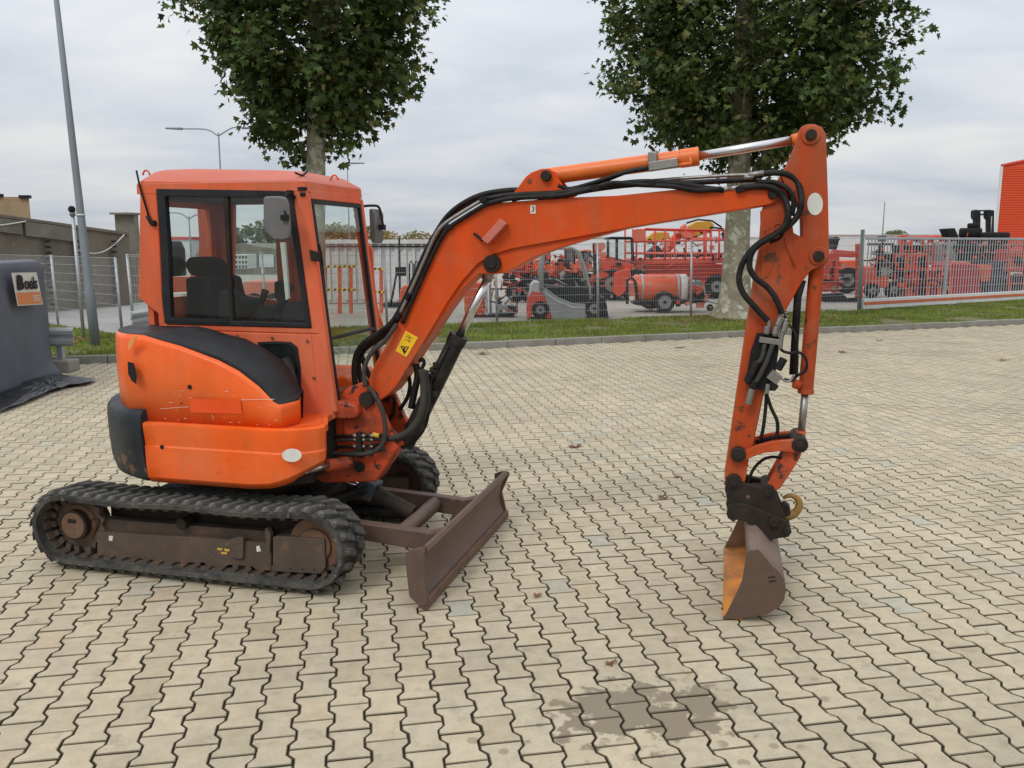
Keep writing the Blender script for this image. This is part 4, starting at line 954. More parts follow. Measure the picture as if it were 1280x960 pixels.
# box step welded on the boom flank
XB().prism(LL([(603, 299), (626, 273.5), (634, 280), (611, 305)], -.14), -.165, -YB).build('lamp_box', 'paint_roof', boom, bevel=.004)
XB().hose([L3(592, 292, -.115), L3(597, 295, -.12), L3(603, 301, -.13)], .007).build('cable', 'black_print', boom)
XB().prism(LL([(663, 256.5), (669.5, 256.5), (669.5, 267), (663, 267)], -.106), -.108, -.1045).build('number_tag', 'white_label', boom)
Mx = Matrix.Translation((L(666.2, 261.8, -.109)[0], -.1085, L(666.2, 261.8, -.109)[1])) @ Matrix.Rotation(PI/2, 4, 'X')
text_mesh('3', 0.045, 'black_print', 'number', boom, Mx, 0.0006)
# warning label
wl = [(507, 413.5), (522.5, 422), (508, 446.5), (494.5, 438.5)]
XB().prism(LL(wl, -.107), -.1085, -.1045).build('warning_label', 'yellow_label', boom)
w3 = LL([(500.5, 432.5), (511.5, 433.5), (505.5, 443)], -.109); cx3 = sum(p[0] for p in w3)/3; cz3 = sum(p[1] for p in w3)/3
wi = [(cx3+(a-cx3)*.68, cz3+(b-cz3)*.68) for a, b in w3]
XB().ring(w3, wi, -.1102, -.1084).build('warning_triangle', 'black_print', boom)
XB().prism(LL([(504.5, 434.5), (507.5, 435.5), (505, 438), (507.5, 438.5), (505, 441), (503.5, 437.5)], -.109), -.1102, -.1084).build('warning_sign_figure', 'black_print', boom)
ws = XB()
for a, b, c, d in ((507, 420, 512, 423), (509, 418, 516, 424), (506, 424, 514, 427), (512, 421, 511, 429)):
    ws.tube([L3(a, b, -.1088), L3(c, d, -.1088)], .0018, 4)
ws.build('warning_sign_figure', 'black_print', boom)
# boom cylinder
p0 = L3(505, 560, 0); p1 = L3(573, 421, 0)
XB().tube([L3(507, 556, 0), p1], .055, 24).build('boom_cylinder', 'ram_black', X, bevel=.006)
XB().tube([p1+(p1-p0).normalized()*-.05, p1+(p1-p0).normalized()*.012], .060, 24).build('cylinder_collar', 'ram_black', X, bevel=.006)
XB().tube([L3(572, 424, 0), L3(611, 346, 0)], .0265, 18).build('boom_cylinder_rod', 'chrome', X)
XB().tube([L3(608, 350, 0), L3(615, 331, 0)], .034, 16).build('rod_eye', 'steel', X)
XB().tube([L3(524, 506, -.06), L3(560, 432, -.06)], .011, 8).build('cylinder_pipe', 'ram_black', X)
for a, b in ((541, 462), (545, 456), (539, 470), (543, 492)):
    XB().box(L3(a, b, -.06), (.03, .05, .035)).build('cylinder_port', 'dark_metal', X, bevel=.006)
# arm cylinder
XB().tube([L3(686, 220.5, 0), L3(873, 195.5, 0)], .0475, 24).build('arm_cylinder', 'paint_ram', X, bevel=.006)
XB().tube([L3(850, 198.5, 0), L3(874, 195.3, 0)], .051, 24).build('cylinder_head', 'paint_ram', X, bevel=.006)
XB().tube([L3(872, 195.5, 0), L3(991, 175.5, 0)], .0245, 20).build('arm_cylinder_rod', 'chrome', X)
XB().tube([L3(990, 176, 0), L3(1013, 170, 0)], .033, 16).build('rod_eye', 'paint_ram', X)
XB().box(L3(829, 206, -.07), (.16, .05, .05), Matrix.Rotation(math.radians(-8), 3, 'Y')).build('valve_block', 'steel', X, bevel=.006)
XB().box(L3(816, 197, -.05), (.05, .06, .06)).build('valve_block', 'steel', X, bevel=.006)
XB().hose([L3(818, 196, -.05), L3(817, 188, -.05), L3(811, 182, -.05)], .009).build('valve_lever', 'dark_metal', X)
XB().tube([L3(846, 207, -.06), L3(864, 204, -.04), L3(862, 196, -.04)], .012, 10).build('valve_elbow', 'paint_ram', X)

# ---- arm
arm_px = [(998, 166), (1001, 159), (1008, 155.5), (1018, 155), (1027, 158.5), (1032.5, 167), (1035, 240), (1036.5, 312), (1036, 324), (1031, 332), (1020, 335.5), (1014, 338), (1003, 352), (994, 368), (985, 383), (977, 399), (969, 440), (954, 497), (943, 550), (936, 575), (932, 600), (926, 611), (915, 615), (907, 611), (905.5, 597), (912, 553), (921.6, 487), (935, 396), (941, 356), (949, 311), (953, 262), (962, 240), (975, 220), (987, 251), (992, 291), (1003, 297), (1002, 267), (995, 250.5), (988, 250), (975.6, 219), (984, 205), (991, 190), (996, 176)]
YA = 0.085
arm = XB().prism(LL(arm_px, -YA), -YA, YA).build('arm', 'paint_arm', X, bevel=0.006)
for a, b, r in ((1013.5, 169, .036), (1023, 320, .036), (966, 243, .034)):
    x, z = L(a, b, -YA); XB().ycyl(x, z, -YA-.012, YA+.012, r*1.35, 26).build('pin_boss', 'paint_arm', arm, bevel=.004); XB().ycyl(x, z, -YA-.035, YA+.03, r*.8, 20).build('pin', 'dark_metal', arm, bevel=.007)
XB().prism(LL([(1018.8+9.8*math.cos(w*PI/12), 255+14*math.sin(w*PI/12)) for w in range(24)], -YA), -YA-.0035, -YA-.001).build('oval_label', 'white_label', arm)
# opening between arm web and boom foot (sky shows through)
mat('sky_gap', (0.4, 0.42, 0.45), 0.9)
XB().prism(LL([(950, 264), (979, 260), (989, 300), (995, 333), (992, 336), (986, 318), (975, 280), (968, 282), (966, 330), (960, 345), (952, 350)], -YA), -YA-.006, -YA).build('weld_plate', 'paint_arm', arm, bevel=.003)
XB().tube([L3(977, 283, -YA), L3(985, 310, -YA), L3(993, 333, -YA)], .008, 8).build('weld_rib', 'paint_arm', arm)
# bucket cylinder
XB().tube([L3(1022, 321, 0), L3(1007, 490, 0)], .040, 24).build('bucket_cylinder', 'paint_arm', X, bevel=.006)
XB().tube([L3(1007.5, 486, 0), L3(1007, 492, 0)], .044, 24).build('cylinder_head', 'paint_arm', X, bevel=.004)
XB().tube([L3(1006.5, 490, 0), L3(1001, 545, 0)], .0205, 18).build('bucket_cylinder_rod', 'steel', X)
XB().tube([L3(1001.5, 538, 0), L3(1000, 556, 0)], .026, 16).build('rod_eye', 'paint_arm', X)
XB().tube([L3(992, 479, -.03), L3(1000, 482, -.02)], .026, 12).build('cylinder_port', 'paint_arm', X, bevel=.006)
XB().tube([L3(1003, 350, -.05), L3(997, 372, -.05), L3(991, 468, -.05)], .021, 10).build('arm_hose_bundle', 'hose', X)
# linkage
def both(poly, y0, y1, name, m, bev=.006):
    r = []
    for S in (-1, 1): r.append(XB().prism(LL(poly, -.1), y0*S, y1*S).build(name, m, X, bevel=bev))
    return r
both([(921, 562), (931, 562), (945, 556), (965, 551), (985, 549), (996, 548), (1004, 553), (1004, 562), (994, 565), (975, 563), (955, 565), (938, 571), (928, 577), (919, 573)], .095, .125, 'rocker_link', 'paint_arm')
both([(980, 560), (1003, 563), (1001, 572), (990, 590), (976, 611), (965, 618), (956, 612), (968, 592), (978, 573)], .055, .085, 'bucket_link', 'paint_grimy')
for a, b, r, ym_ in ((923, 569, .043, .135), (1000, 556.5, .044, .135), (917, 604, .045, .12), (960, 617, .043, .12)):
    x, z = L(a, b, -.13); pp = XB().ycyl(x, z, -ym_, ym_, r, 24).build('linkage_pin', 'dark_metal', X, bevel=.008); XB().ycyl(x, z, -ym_-.012, ym_+.012, r*.5, 18).build('pin_head', 'dark_metal', pp, bevel=.004)
# quick coupler
cpl = [(907, 600), (908, 596), (917, 596), (931, 604), (950, 608.5), (967, 610), (973, 625), (982, 647), (970, 648), (950, 640), (932, 632), (910, 638), (907.5, 630), (909, 622), (906, 612)]
both(cpl, .07, .115, 'quick_coupler', 'dark_metal', .006)
XB().prism(LL([(912, 608), (968, 620), (978, 645), (950, 640), (918, 628)], -.1), -.07, .07).build('coupler_body', 'dark_metal', X, bevel=.006)
both([(908, 640), (910, 630), (918, 626), (932, 627.5), (955, 636), (982, 648), (988, 656), (986, 668), (980, 669), (966, 671), (962, 676), (952, 668), (940, 654), (930, 648.5), (920, 647), (917, 650), (910, 645)], .118, .145, 'bucket_ear', 'dark_metal')
for a, b, r in ((967, 652, .028), (984, 663, .022)):
    x, z = L(a, b, -.15); XB().ycyl(x, z, -.175, .17, r, 16).build('coupler_pin', 'dark_metal', X, bevel=.005)
hk = chain([(975, 641), (984, 645), (994, 641), (999, 632), (997, 624), (990, 619.5), (983, 620.5), (979, 623)], 0.0, 5)
n = len(hk); XB().tube(hk, [.030*(1-.72*i/(n-1)) for i in range(n)], 12).build('lifting_hook', 'hook_yellow', X)
XB().prism(LL([(976, 630), (981, 627), (987, 631), (988, 642), (978, 646)], 0), -.03, .03).build('hook_latch', 'dark_metal', X, bevel=.006)
XB().ycyl(*L(935, 621, -.115), -.118, -.115, .011, 12).build('coupler_mark', 'rust', X)
# ---- bucket: 1.1 m ditching bucket
BW = 0.55
side_px = [(903.8, 773), (910, 762), (919, 744), (927.5, 725.4), (930.5, 708), (932.7, 692), (938, 687), (948, 686), (956, 694), (966, 707), (974, 714), (981, 724), (982.5, 738), (980, 750), (973, 759), (960, 766), (940, 770.5), (918, 773)]
SPZ = LL(side_px, -BW)
mnz = min(z for x, z in SPZ)
SPZ = [(x, z-mnz+0.004) for x, z in SPZ]
bk = XB().prism(SPZ, -BW, -BW+.012).build('bucket', 'bucket_brown', X, bevel=.003)
XB().prism(SPZ, BW-.012, BW).build('side_plate', 'bucket_brown', bk, bevel=.003)
wm = XB()
for a, b in ((960, 722), (961, 727)): wm.tube([L3(a, b, -BW-.003), L3(a+9, b-1, -BW-.003)], .003, 4)
wm.build('weld_mark', 'dark_metal', bk)
shell = [SPZ[i] for i in (0, 17, 16, 15, 14, 13, 12, 11, 10, 9, 8, 7, 6, 5)]
def offs(pts, d):
    r = []
    for i, p in enumerate(pts):
        a = pts[max(0, i-1)]; b = pts[min(len(pts)-1, i+1)]; tx, tz = b[0]-a[0], b[1]-a[1]; l = math.hypot(tx, tz); r.append((p[0]-tz/l*d, p[1]+tx/l*d))
    return r
ins = offs(shell, .012)
for nm, pts, m in (('shell', shell, 'bucket_side'), ('shell_lining', ins, 'bucket_inner')):
    b = XB(); n = len(pts)
    o2 = offs(pts, .010)
    b.grid([[(x, -BW+.011, z) for x, z in pts], [(x, BW-.011, z) for x, z in pts]], smooth=True)
    q = b.build(nm, m, bk, fix=True); solid(q, .008 if nm == 'shell' else .002)
XB().prism([(SPZ[0][0]+.004, .003), (SPZ[0][0]+.10, .003), (SPZ[0][0]+.10, .020), (SPZ[0][0]+.004, .012)], -BW+.013, BW-.013).build('lip', 'bucket_inner', bk, bevel=.003)
XB().prism(offs(SPZ, .004), BW-.018, BW-.0125).build('side_lining', 'rust', bk)

# ---- hoses
def H(pts, y, r, name='hose', m='hose', n=6, seg=9):
    return XB().tube(chain(pts, y, n), r, seg).build(name, m, X)
H([(470, 560), (462, 530), (449, 500), (443, 470), (445, 445), (456, 428), (480, 412), (495, 396), (512, 362), (531, 318), (545, 292), (560, 270), (580, 254), (605, 243), (640, 238), (665, 240)], -.02, .018, 'boom_hose')
H([(478, 545), (466, 515), (453, 480), (448, 455), (456, 436), (478, 420), (498, 400), (514, 368), (532, 325), (548, 292), (566, 268), (590, 252), (640, 243), (700, 240)], .03, .018, 'boom_hose')
H([(482, 500), (462, 470), (452, 440), (462, 425), (484, 410), (500, 392)], .08, .016, 'boom_hose')
H([(499, 394), (515, 360), (530, 326), (544, 295), (556, 280), (580, 264), (606, 248.5)], -.112, .0115, 'boom_pipe', 'steel')
H([(503, 404), (516, 374), (531, 340), (546, 308), (560, 286), (583, 270), (607, 255)], -.122, .013, 'boom_hose')
H([(607, 249), (640, 244), (700, 241), (760, 232), (800, 227.5), (840, 229), (880, 235), (905, 238)], -.10, .016, 'boom_hose')
H([(607, 255), (640, 248), (700, 244.5), (740, 236), (765, 229), (800, 231), (840, 233), (872, 238), (902, 236)], -.12, .014, 'boom_hose')
H([(700, 246), (735, 238), (790, 231), (850, 229), (910, 226), (945, 224)], -.06, .015, 'boom_hose')
H([(716, 243), (745, 234.5), (800, 227.5), (860, 222.5), (920, 219), (945, 219)], -.03, .010, 'boom_pipe', 'steel')
H([(698, 232), (712, 236), (740, 229), (780, 216), (810, 210)], -.08, .012, 'ram_hose')
H([(700, 238), (722, 236), (755, 226), (790, 213), (822, 209)], -.06, .012, 'ram_hose')
H([(700, 246), (690, 243), (660, 246), (640, 250)], -.11, .012, 'boom_hose')
for a, b in ((500, 394), (563, 284), (606, 250), (512, 370), (745, 235), (815, 229), (925, 237)):
    XB().box(L3(a, b, -.09), (.045, .09, .032), Matrix.Rotation(math.radians(-55 if a < 560 else -10), 3, 'Y')).build('hose_clamp', 'black_print', boom, bevel=.004)
for a, b, c, d in ((912, 236, 924, 234.5), (935, 219, 955, 216), (930, 222, 942, 221), (903, 237, 911, 236)):
    XB().tube([L3(a, b, -.10), L3(c, d, -.10)], .014, 8).build('hose_fitting', 'steel', X)
# arm loops
H([(945, 219), (968, 216), (986, 219), (998, 231), (1002, 250), (998, 268), (985, 283), (965, 295), (948, 305), (935, 318), (926, 335), (924, 352), (930, 368), (942, 382), (954, 395), (960, 401)], [-.08]*4+[-.14]*12, .0165, 'arm_hose')
H([(925, 235), (950, 233), (968, 236), (980, 247), (985, 262), (982, 280), (968, 294), (950, 305), (940, 316), (937, 333), (944, 347), (958, 358), (968, 370), (975, 385), (977, 392)], [-.12]*4+[-.16]*11, .0165, 'arm_hose')
H([(945, 228), (968, 228), (984, 236), (992, 250), (990, 270)], [-.08, -.1, -.12, -.12, -.12], .014, 'arm_hose')
H([(983, 266), (982, 282), (975, 297), (962, 303)], -.12, .009, 'arm_hose')
H([(979, 392), (986, 405), (995, 420), (997, 445), (996, 470)], -.13, .006, 'cable')
H([(976, 420), (976, 436), (986, 441), (1000, 441), (1008, 450), (1007, 463), (996, 470), (990, 476), (980, 474)], -.12, .008, 'arm_hose')
# coupling plate on the arm
pl_ = XB().prism(LL([(946, 416), (971, 417), (975, 424), (966, 488), (950, 487), (932, 478), (938, 440)], -.09), -.11, -.087).build('coupling_plate', 'black_print', X, bevel=.004)
XB().box(L3(962, 426, -.13), (.11, .03, .032), Matrix.Rotation(math.radians(7), 3, 'Y')).build('clamp_bar', 'steel', pl_, bevel=.004)
for pts, r, m in (([(960, 400), (961, 408), (958, 418)], .0125, 'steel'), ([(956, 430), (952, 448), (944, 456), (938, 468)], .0125, 'hose_grey'), ([(966, 430), (958, 452), (948, 472), (944, 478)], .0135, 'hose_grey'), ([(977, 392), (974, 405), (968, 420)], .0150, 'steel'), ([(982, 398), (981, 408), (977, 420), (975, 436)], .013, 'steel')):
    H(pts, -.135, r, 'coupling_pipe', m)
for a, b, c, d, r, m in ((946, 452, 939, 468, .017, 'dark_metal'), (938, 467, 934, 478, .022, 'black_print'), (944, 476, 940, 486, .020, 'black_print'), (940, 486, 935, 505, .019, 'steel'), (977, 396, 972, 407, .021, 'steel'), (971, 408, 968, 418, .019, 'steel'), (983, 402, 979, 415, .018, 'steel'), (959, 408, 958, 417, .018, 'steel'), (980, 448, 972, 462, .022, 'black_print'), (960, 480, 958, 492, .014, 'steel')):
    f_ = XB().tube([L3(a, b, -.138), L3(c, d, -.138)], r, 8).build('hose_fitting', m, pl_, bevel=.003)
XB().box(L3(968, 471, -.13), (.065, .05, .055), Matrix.Rotation(math.radians(35), 3, 'Y')).build('diverter_block', 'steel', pl_, bevel=.004)
XB().box(L3(966, 482, -.12), (.05, .05, .035), Matrix.Rotation(math.radians(35), 3, 'Y')).build('diverter_block', 'black_print', pl_, bevel=.004)
H([(974, 470), (981, 476), (988, 476), (993, 468)], -.13, .006, 'cable', 'steel')
H([(958, 492), (957, 510), (954, 535), (951, 548)], -.10, .010, 'arm_hose')
H([(958, 492), (964, 510), (971, 525), (972, 538), (969, 548)], -.10, .010, 'arm_hose')
H([(934, 604), (943, 585), (957, 573), (974, 572), (984, 580), (984, 592), (974, 602), (955, 606), (940, 605)], -.06, .009, 'coupler_hose')
H([(945, 553), (965, 547), (990, 545), (998, 550)], .1, .014, 'arm_hose')
# swing-post hoses
H([(460, 484), (466, 490), (474, 505), (480, 522), (481, 545), (476, 558), (464, 566), (445, 568), (410, 566)], [-.20]*9, .014, 'post_hose', 'hose_grey')
H([(457, 484), (455, 466), (459, 450), (468, 437), (482, 425), (496, 405)], [-.20, -.19, -.18, -.17, -.15, -.13], .014, 'post_hose', 'hose_grey')
H([(484, 548), (500, 545), (513, 537), (524, 522), (529, 500), (529, 475), (527, 462)], -.16, .021, 'post_hose', 'hose_grey')
H([(484, 551), (505, 547), (520, 536), (531, 518), (535, 495), (533, 470), (534, 463)], -.11, .016, 'post_hose', 'hose_grey')
H([(484, 558), (505, 558), (522, 548), (533, 530), (537, 505), (538, 482), (540, 468)], -.10, .008, 'post_hose')
H([(520, 455), (522, 470), (518, 490), (514, 510)], -.02, .022, 'post_hose', 'hose')
H([(490, 440), (503, 452), (512, 475), (510, 495), (500, 512)], .06, .013, 'post_hose')
H([(494, 500), (492, 515), (485, 525), (478, 520)], .06, .01, 'post_hose')
H([(524, 452), (528, 449), (530, 455), (524, 466), (518, 480)], -.03, .012, 'post_hose', 'dark_metal')
for k, (y0_, y1_) in enumerate(((545, 544), (550, 549), (558.5, 558), (567, 565))):
    H([(408, y0_+1), (425, y0_), (450, y1_), (482, y1_+(0 if k < 2 else -4))], -.19+.01*k, .010 if k != 3 else .013, 'post_hose', 'hose_grey' if k % 2 else 'hose')
    for a in (441, 452, 462):
        XB().tube([L3(a, y0_-.3, -.19+.01*k), L3(a+5, y0_-.4, -.19+.01*k)], .0135, 8).build('hose_fitting', 'steel', X)
XB().tube([L3(466, 543, -.2), L3(474, 545, -.2)], .015, 8).build('yellow_sleeve', 'yellow_flake', X)
XB().prism(LL([(446, 540), (451, 540), (453, 572), (447, 572)], -.19), -.2, -.16).build('hose_bracket', 'dark_metal', X)
# ================================================================== TREES
def bark_mat():
    m = mat('bark', (0.30, 0.275, 0.19), 0.9, var=0.15, vscale=8, c2=(0.17, 0.15, 0.10), c2amt=0.8, c2scale=3.2, wear=(0.42, 0.42, 0.33), wthr=0.56, wscale=4.5, bump=0.5, bscale=14)
bark_mat()
leafy('plane_leaf', [(0.026, 0.045, 0.010), (0.034, 0.060, 0.013), (0.042, 0.072, 0.015), (0.048, 0.082, 0.018), (0.058, 0.096, 0.020), (0.070, 0.112, 0.024), (0.085, 0.128, 0.028), (0.115, 0.150, 0.040), (0.17, 0.14, 0.045)], 1.1)
rt_ = random.Random(5)
def plane_leaf(V, Fc, p, r, out_dir):
    # five-lobed leaf, folded a little along its midrib, hanging outwards
    P = [(0, -.35), (.42, -.30), (.95, -.18), (.55, .12), (.80, .62), (.30, .45), (0, 1.1), (-.30, .45), (-.80, .62), (-.55, .12), (-.95, -.18), (-.42, -.30)]
    d = (out_dir+Vector((rt_.gauss(0, .6), rt_.gauss(0, .6), rt_.gauss(-.75, .5)))).normalized()
    up = Vector((rt_.gauss(0, .6), rt_.gauss(0, .6), 1)).normalized()
    s = d.cross(up)
    if s.length < .1: s = Vector((1, 0, 0))
    s.normalize(); nn = s.cross(d); o = len(V); f = rt_.uniform(0.05, .35)
    for a, b in P: V.append(p+s*(a*r)+d*(b*r)+nn*(abs(a)*r*f))
    Fc.append((o, o+1, o+2, o+3, o+4, o+5, o+6)); Fc.append((o+6, o+7, o+8, o+9, o+10, o+11, o))
def plane_tree(label, base, trunk_top, r_base, r_top, centre, radii, nclump, seed, shape, flare, clear):
    t = thing('plane_tree', label, 'tree', base); rt_.seed(seed)
    B = Vector(base); T = Vector(trunk_top); n = 22; rows = []
    for i in range(n+1):
        f = i/n; p = B.lerp(T, f)+Vector((math.sin(f*5+seed)*.05, math.cos(f*4+seed)*.04, 0))*f
        r = r_base+(r_top-r_base)*f**.8+flare*math.exp(-f*26); row = []
        for k in range(20):
            a = 2*PI*k/20; q = r*(1+.05*noise.noise(Vector((math.cos(a)*1.5, math.sin(a)*1.5, p.z*1.3+seed)))*2+(.18*math.exp(-f*30)*math.sin(a*5+1)))
            row.append(p+Vector((math.cos(a)*q, math.sin(a)*q, 0)))
        rows.append(row)
    b = MB(False).grid(rows, closed=True); b.build('trunk', 'bark', t)
    C = Vector(centre); R = Vector(radii)
    clumps = []
    while len(clumps) < nclump:
        u = Vector((rt_.gauss(0, 1), rt_.gauss(0, 1), rt_.gauss(0, 1))).normalized(); q = rt_.uniform(.15, 1)**(1/2.4)
        p = C+Vector((u.x*R.x, u.y*R.y, u.z*R.z))*q
        if clear(p) and rt_.random() < .93: continue
        if noise.noise(Vector((p.x*1.6, p.y*1.6, p.z*1.6+seed))) < -.22: continue
        if shape(p): clumps.append((p, u))
    # limbs from the trunk towards clump centres
    lm_ = MB(False)
    fmin = (D(0, 150 if seed == 3 else 195, B.y).z-B.z)/(T.z-B.z)
    for k in range(46):
        p, u = clumps[rt_.randrange(len(clumps))]
        z0 = min(T.z-.1, max(C.z-R.z*1.0, p.z-rt_.uniform(.7, 1.8))); f = (z0-B.z)/(T.z-B.z); s = B.lerp(T, max(f, fmin))
        mid = s.lerp(p, .5)+Vector((0, 0, rt_.uniform(.0, .35))); r0 = rt_.uniform(.025, .075)
        pts = catmull([s, mid, p], 5); lm_.tube(pts, [r0*(1-.8*i/(len(pts)-1)) for i in range(len(pts))], 6)
    lm_.build('limbs', 'bark', t)
    V = []; Fc = []
    for p, u in clumps:
        for _ in range(rt_.randint(4, 15)):
            q = p+Vector((rt_.gauss(0, .17), rt_.gauss(0, .17), rt_.gauss(0, .15)))
            plane_leaf(V, Fc, q, rt_.uniform(.05, .135), u)
    me = bpy.data.meshes.new('crown'); me.from_pydata([tuple(v) for v in V], [], Fc); me.materials.append(MATS['plane_leaf']); me.update()
    o = bpy.data.objects.new('crown', me); col.objects.link(o); o.parent = t; o.location = -B; o['kind'] = 'stuff'
    return t
t1c = D(388, -5, 18.6); 
def bump_lim(p, c, k): return 1+0.24*noise.noise(Vector(((p.x-c.x)*1.3, (p.y-c.y)*1.3, (p.z-c.z)*1.3+k)))*2
def sh1(p):
    # crown of the first tree: narrow at its foot, widening upwards
    z = p.z; r = math.hypot(p.x-t1c.x+(.12 if z < 4.4 else 0), p.y-18.6); zz = [D(388, y, 18.6).z for y in (205, 165, 125, 90, 45, 0, -80, -170)]; rr = [.65, 1.25, 1.70, 2.02, 2.22, 2.38, 2.42, 1.9]
    if z < zz[0]: return False
    for i in range(7):
        if z <= zz[i+1]: lim = rr[i]+(rr[i+1]-rr[i])*(z-zz[i])/(zz[i+1]-zz[i]); return r < lim*bump_lim(p, t1c, 0)-.12
    return r < 1.9
plane_tree('plane tree standing behind the cab with a dark green crown narrowing down its trunk', (-4.28, 18.57, 0), tuple(D(399, -120, 18.6)), .235, .17, tuple(t1c), (2.9, 2.7, 3.6), 2500, 3, sh1, .08, lambda p: p.y < 18.7 and abs(p.x-(-4.22)) < .30 and D(0, 215, 18.6).z < p.z < D(0, 62, 18.6).z)
t2c = D(944, 35, 22.2)
def sh2(p):
    z = p.z; r = math.hypot(p.x-t2c.x, p.y-22.2); zz = [D(952, y, 22.2).z for y in (215, 188, 160, 125, 80, 0, -80, -160)]; rr = [.9, 1.85, 2.70, 3.12, 3.28, 3.22, 3.0, 2.2]
    if z < zz[0]: return False
    for i in range(7):
        if z <= zz[i+1]: lim = rr[i]+(rr[i+1]-rr[i])*(z-zz[i])/(zz[i+1]-zz[i]); return r < lim*bump_lim(p, t2c, 7)-.12
    return False
plane_tree('plane tree with pale mottled trunk and wide dark green crown behind the excavator arm', (5.74, 22.15, 0), tuple(D(935, -60, 22.15)), .37, .20, tuple(t2c), (4.1, 3.9, 4.2), 3900, 8, sh2, .30, lambda p: p.y < 22.3 and abs(p.x-5.75) < .38+max(0, p.z-D(0, 170, 22.2).z)*.3 and p.z < D(0, 125, 22.2).z)
# the visible fork of the second tree
tr2 = [o for o in col.objects if o.name.startswith('plane_tree')][-1]
for a, b, c, d, r in ((929, 235, 906, 165, .17), (906, 165, 880, 90, .12), (935, 235, 975, 160, .15), (975, 160, 1010, 80, .10)):
    MB(False).tube([D(a, b, 22.15), D((a+c)/2, (b+d)/2+3, 22.1), D(c, d, 22.0)], r, 12, r2=r*.7).build('fork', 'bark', tr2)
# soft far trees: autumn row behind the container
leafy('autumn_leaf', [(0.22, 0.20, 0.08), (0.30, 0.24, 0.09), (0.36, 0.25, 0.10), (0.20, 0.21, 0.09)], .4)
leafy('green_leaf', [(0.10, 0.13, 0.06), (0.14, 0.17, 0.08), (0.18, 0.20, 0.11)], .4)
def far_tree(label, px, py, Y, rad, h, m, nl=900, seed=1, z0=0, name='tree'):
    c = D(px, py, Y); base = (c.x, Y, z0); t = thing(name, label, 'tree', base); r = random.Random(seed)
    MB(False).tube([base, (c.x, Y, c.z)], .16*rad/2, 8, r2=.06).build('trunk', 'bark', t)
    V = []; Fc = []
    for _ in range(nl*2):
        u = Vector((r.gauss(0, 1), r.gauss(0, 1), r.gauss(0, 1))).normalized()*r.uniform(.5, 1)
        p = Vector((c.x+u.x*rad, Y+u.y*rad, c.z+u.z*h)); p *= 1
        if noise.noise(p*0.8) < -.25: continue
        s = rad*.062*r.uniform(.6, 1.5); a = Vector((r.gauss(0, 1), r.gauss(0, 1), r.gauss(0, 1))).normalized(); b = a.cross(Vector((.3, .5, .8))).normalized(); o = len(V)
        V.extend([p-a*s, p+b*s*.8, p+a*s, p-b*s*.8]); Fc.append((o, o+1, o+2, o+3))
    me = bpy.data.meshes.new('crown'); me.from_pydata([tuple(v-Vector(base)) for v in V], [], Fc); me.materials.append(MATS[m]); me.update()
    o = bpy.data.objects.new('crown', me); col.objects.link(o); o.parent = t; o['kind'] = 'stuff'; return t
far_tree('yellowing tree behind the cab windshield, left of the far mirror', 420, 305, 75, 2.6, 1.9, 'autumn_leaf', 1100, 1)
far_tree('yellowing tree just right of the cab under the far mirror', 462, 303, 75, 2.2, 1.5, 'autumn_leaf', 1000, 2)
far_tree('pale round tree above the container roof right of the cab', 497, 303, 78, 1.4, 1.0, 'autumn_leaf', 500, 3)
far_tree('orange tree above the container beside the boom hoses', 523, 303, 76, 1.5, 1.1, 'autumn_leaf', 500, 4)
far_tree('green tree seen through the cab window left of the near mirror', 318, 306, 70, 2.6, 1.6, 'green_leaf', 900, 5)
far_tree('broad green tree seen through the cab behind the near mirror', 356, 298, 72, 2.8, 2.1, 'green_leaf', 1000, 6)
far_tree('dark green round tree on the skyline right of the arm', 1121, 298, 110, 1.9, 1.1, 'green_leaf', 700, 7)

# ================================================================== LAMPS, POLES, WALL ON THE LEFT
mat('lamp_grey', (0.20, 0.225, 0.24), 0.6, 0.0, spec=.3, var=0.1, vscale=2)
b0 = Vector((-7.835, 16.045, 0)); b1 = D(66, -40, 16.05)
t = thing('lamp_post', 'tall grey steel lamp post on the verge left of the excavator', 'lamp post', b0)
MB(False).tube([b0, b0.lerp(b1, .165), b0.lerp(b1, .175), b0.lerp(b1, .6), b1], [.088, .086, .075, .058, .042], 16).build('mast', 'lamp_grey', t)
q = b0.lerp(b1, .365); MB(False).tube([q, q+(b1-b0).normalized()*.03], .078, 16).build('band', 'white_label', t)
def street_lamp(label, px, ptop, Y, pbase_y, arms, r=.07):
    top = D(px, ptop, Y); base = (top.x, Y, 0); t = thing('street_lamp', label, 'street lamp', base)
    MB(False).tube([base, top], r, 8, r2=r*.6).build('pole', 'lamp_grey', t)
    for (ax, ay, hx, hy) in arms:
        a = D(px, ptop+4, Y); mid = D(ax, ay, Y); h = D(hx, hy, Y)
        MB(False).tube(catmull([a, mid, h], 5), r*.5, 6).build('bracket', 'lamp_grey', t)
        d = (h-mid).normalized(); MB(False).tube([h, h+d*.9], r*1.0, 8, r2=r*.7).build('lamp_head', 'lamp_grey', t)
street_lamp('grey street lamp with two arms above the cab roof', 273, 166, 48, 300, [(258, 162, 228, 161), (290, 160, 303, 160)])
street_lamp('thin lamp post with a short arm right of the cab roof', 434, 205, 60, 300, [(436, 204, 439, 204)], .06)
street_lamp('slim lamp post on the skyline right of the arm', 1106, 252, 70, 300, [], .07)
street_lamp('grey street lamp seen through the rear window of the cab', 236, 270, 44, 300, [(226, 267, 212, 266), (244, 269, 252, 268)], .06)
cb_ = D(106, 436, 17.3); cbz = Vector((cb_.x, 17.3, 0)); ct = D(91, 270, 17.3)
t = thing('camera_pole', 'slim white pole with a dark dome camera in front of the concrete wall', 'camera pole', cbz)
MB(False).tube([cbz, ct], .034, 10).build('pole', 'galvanised', t)
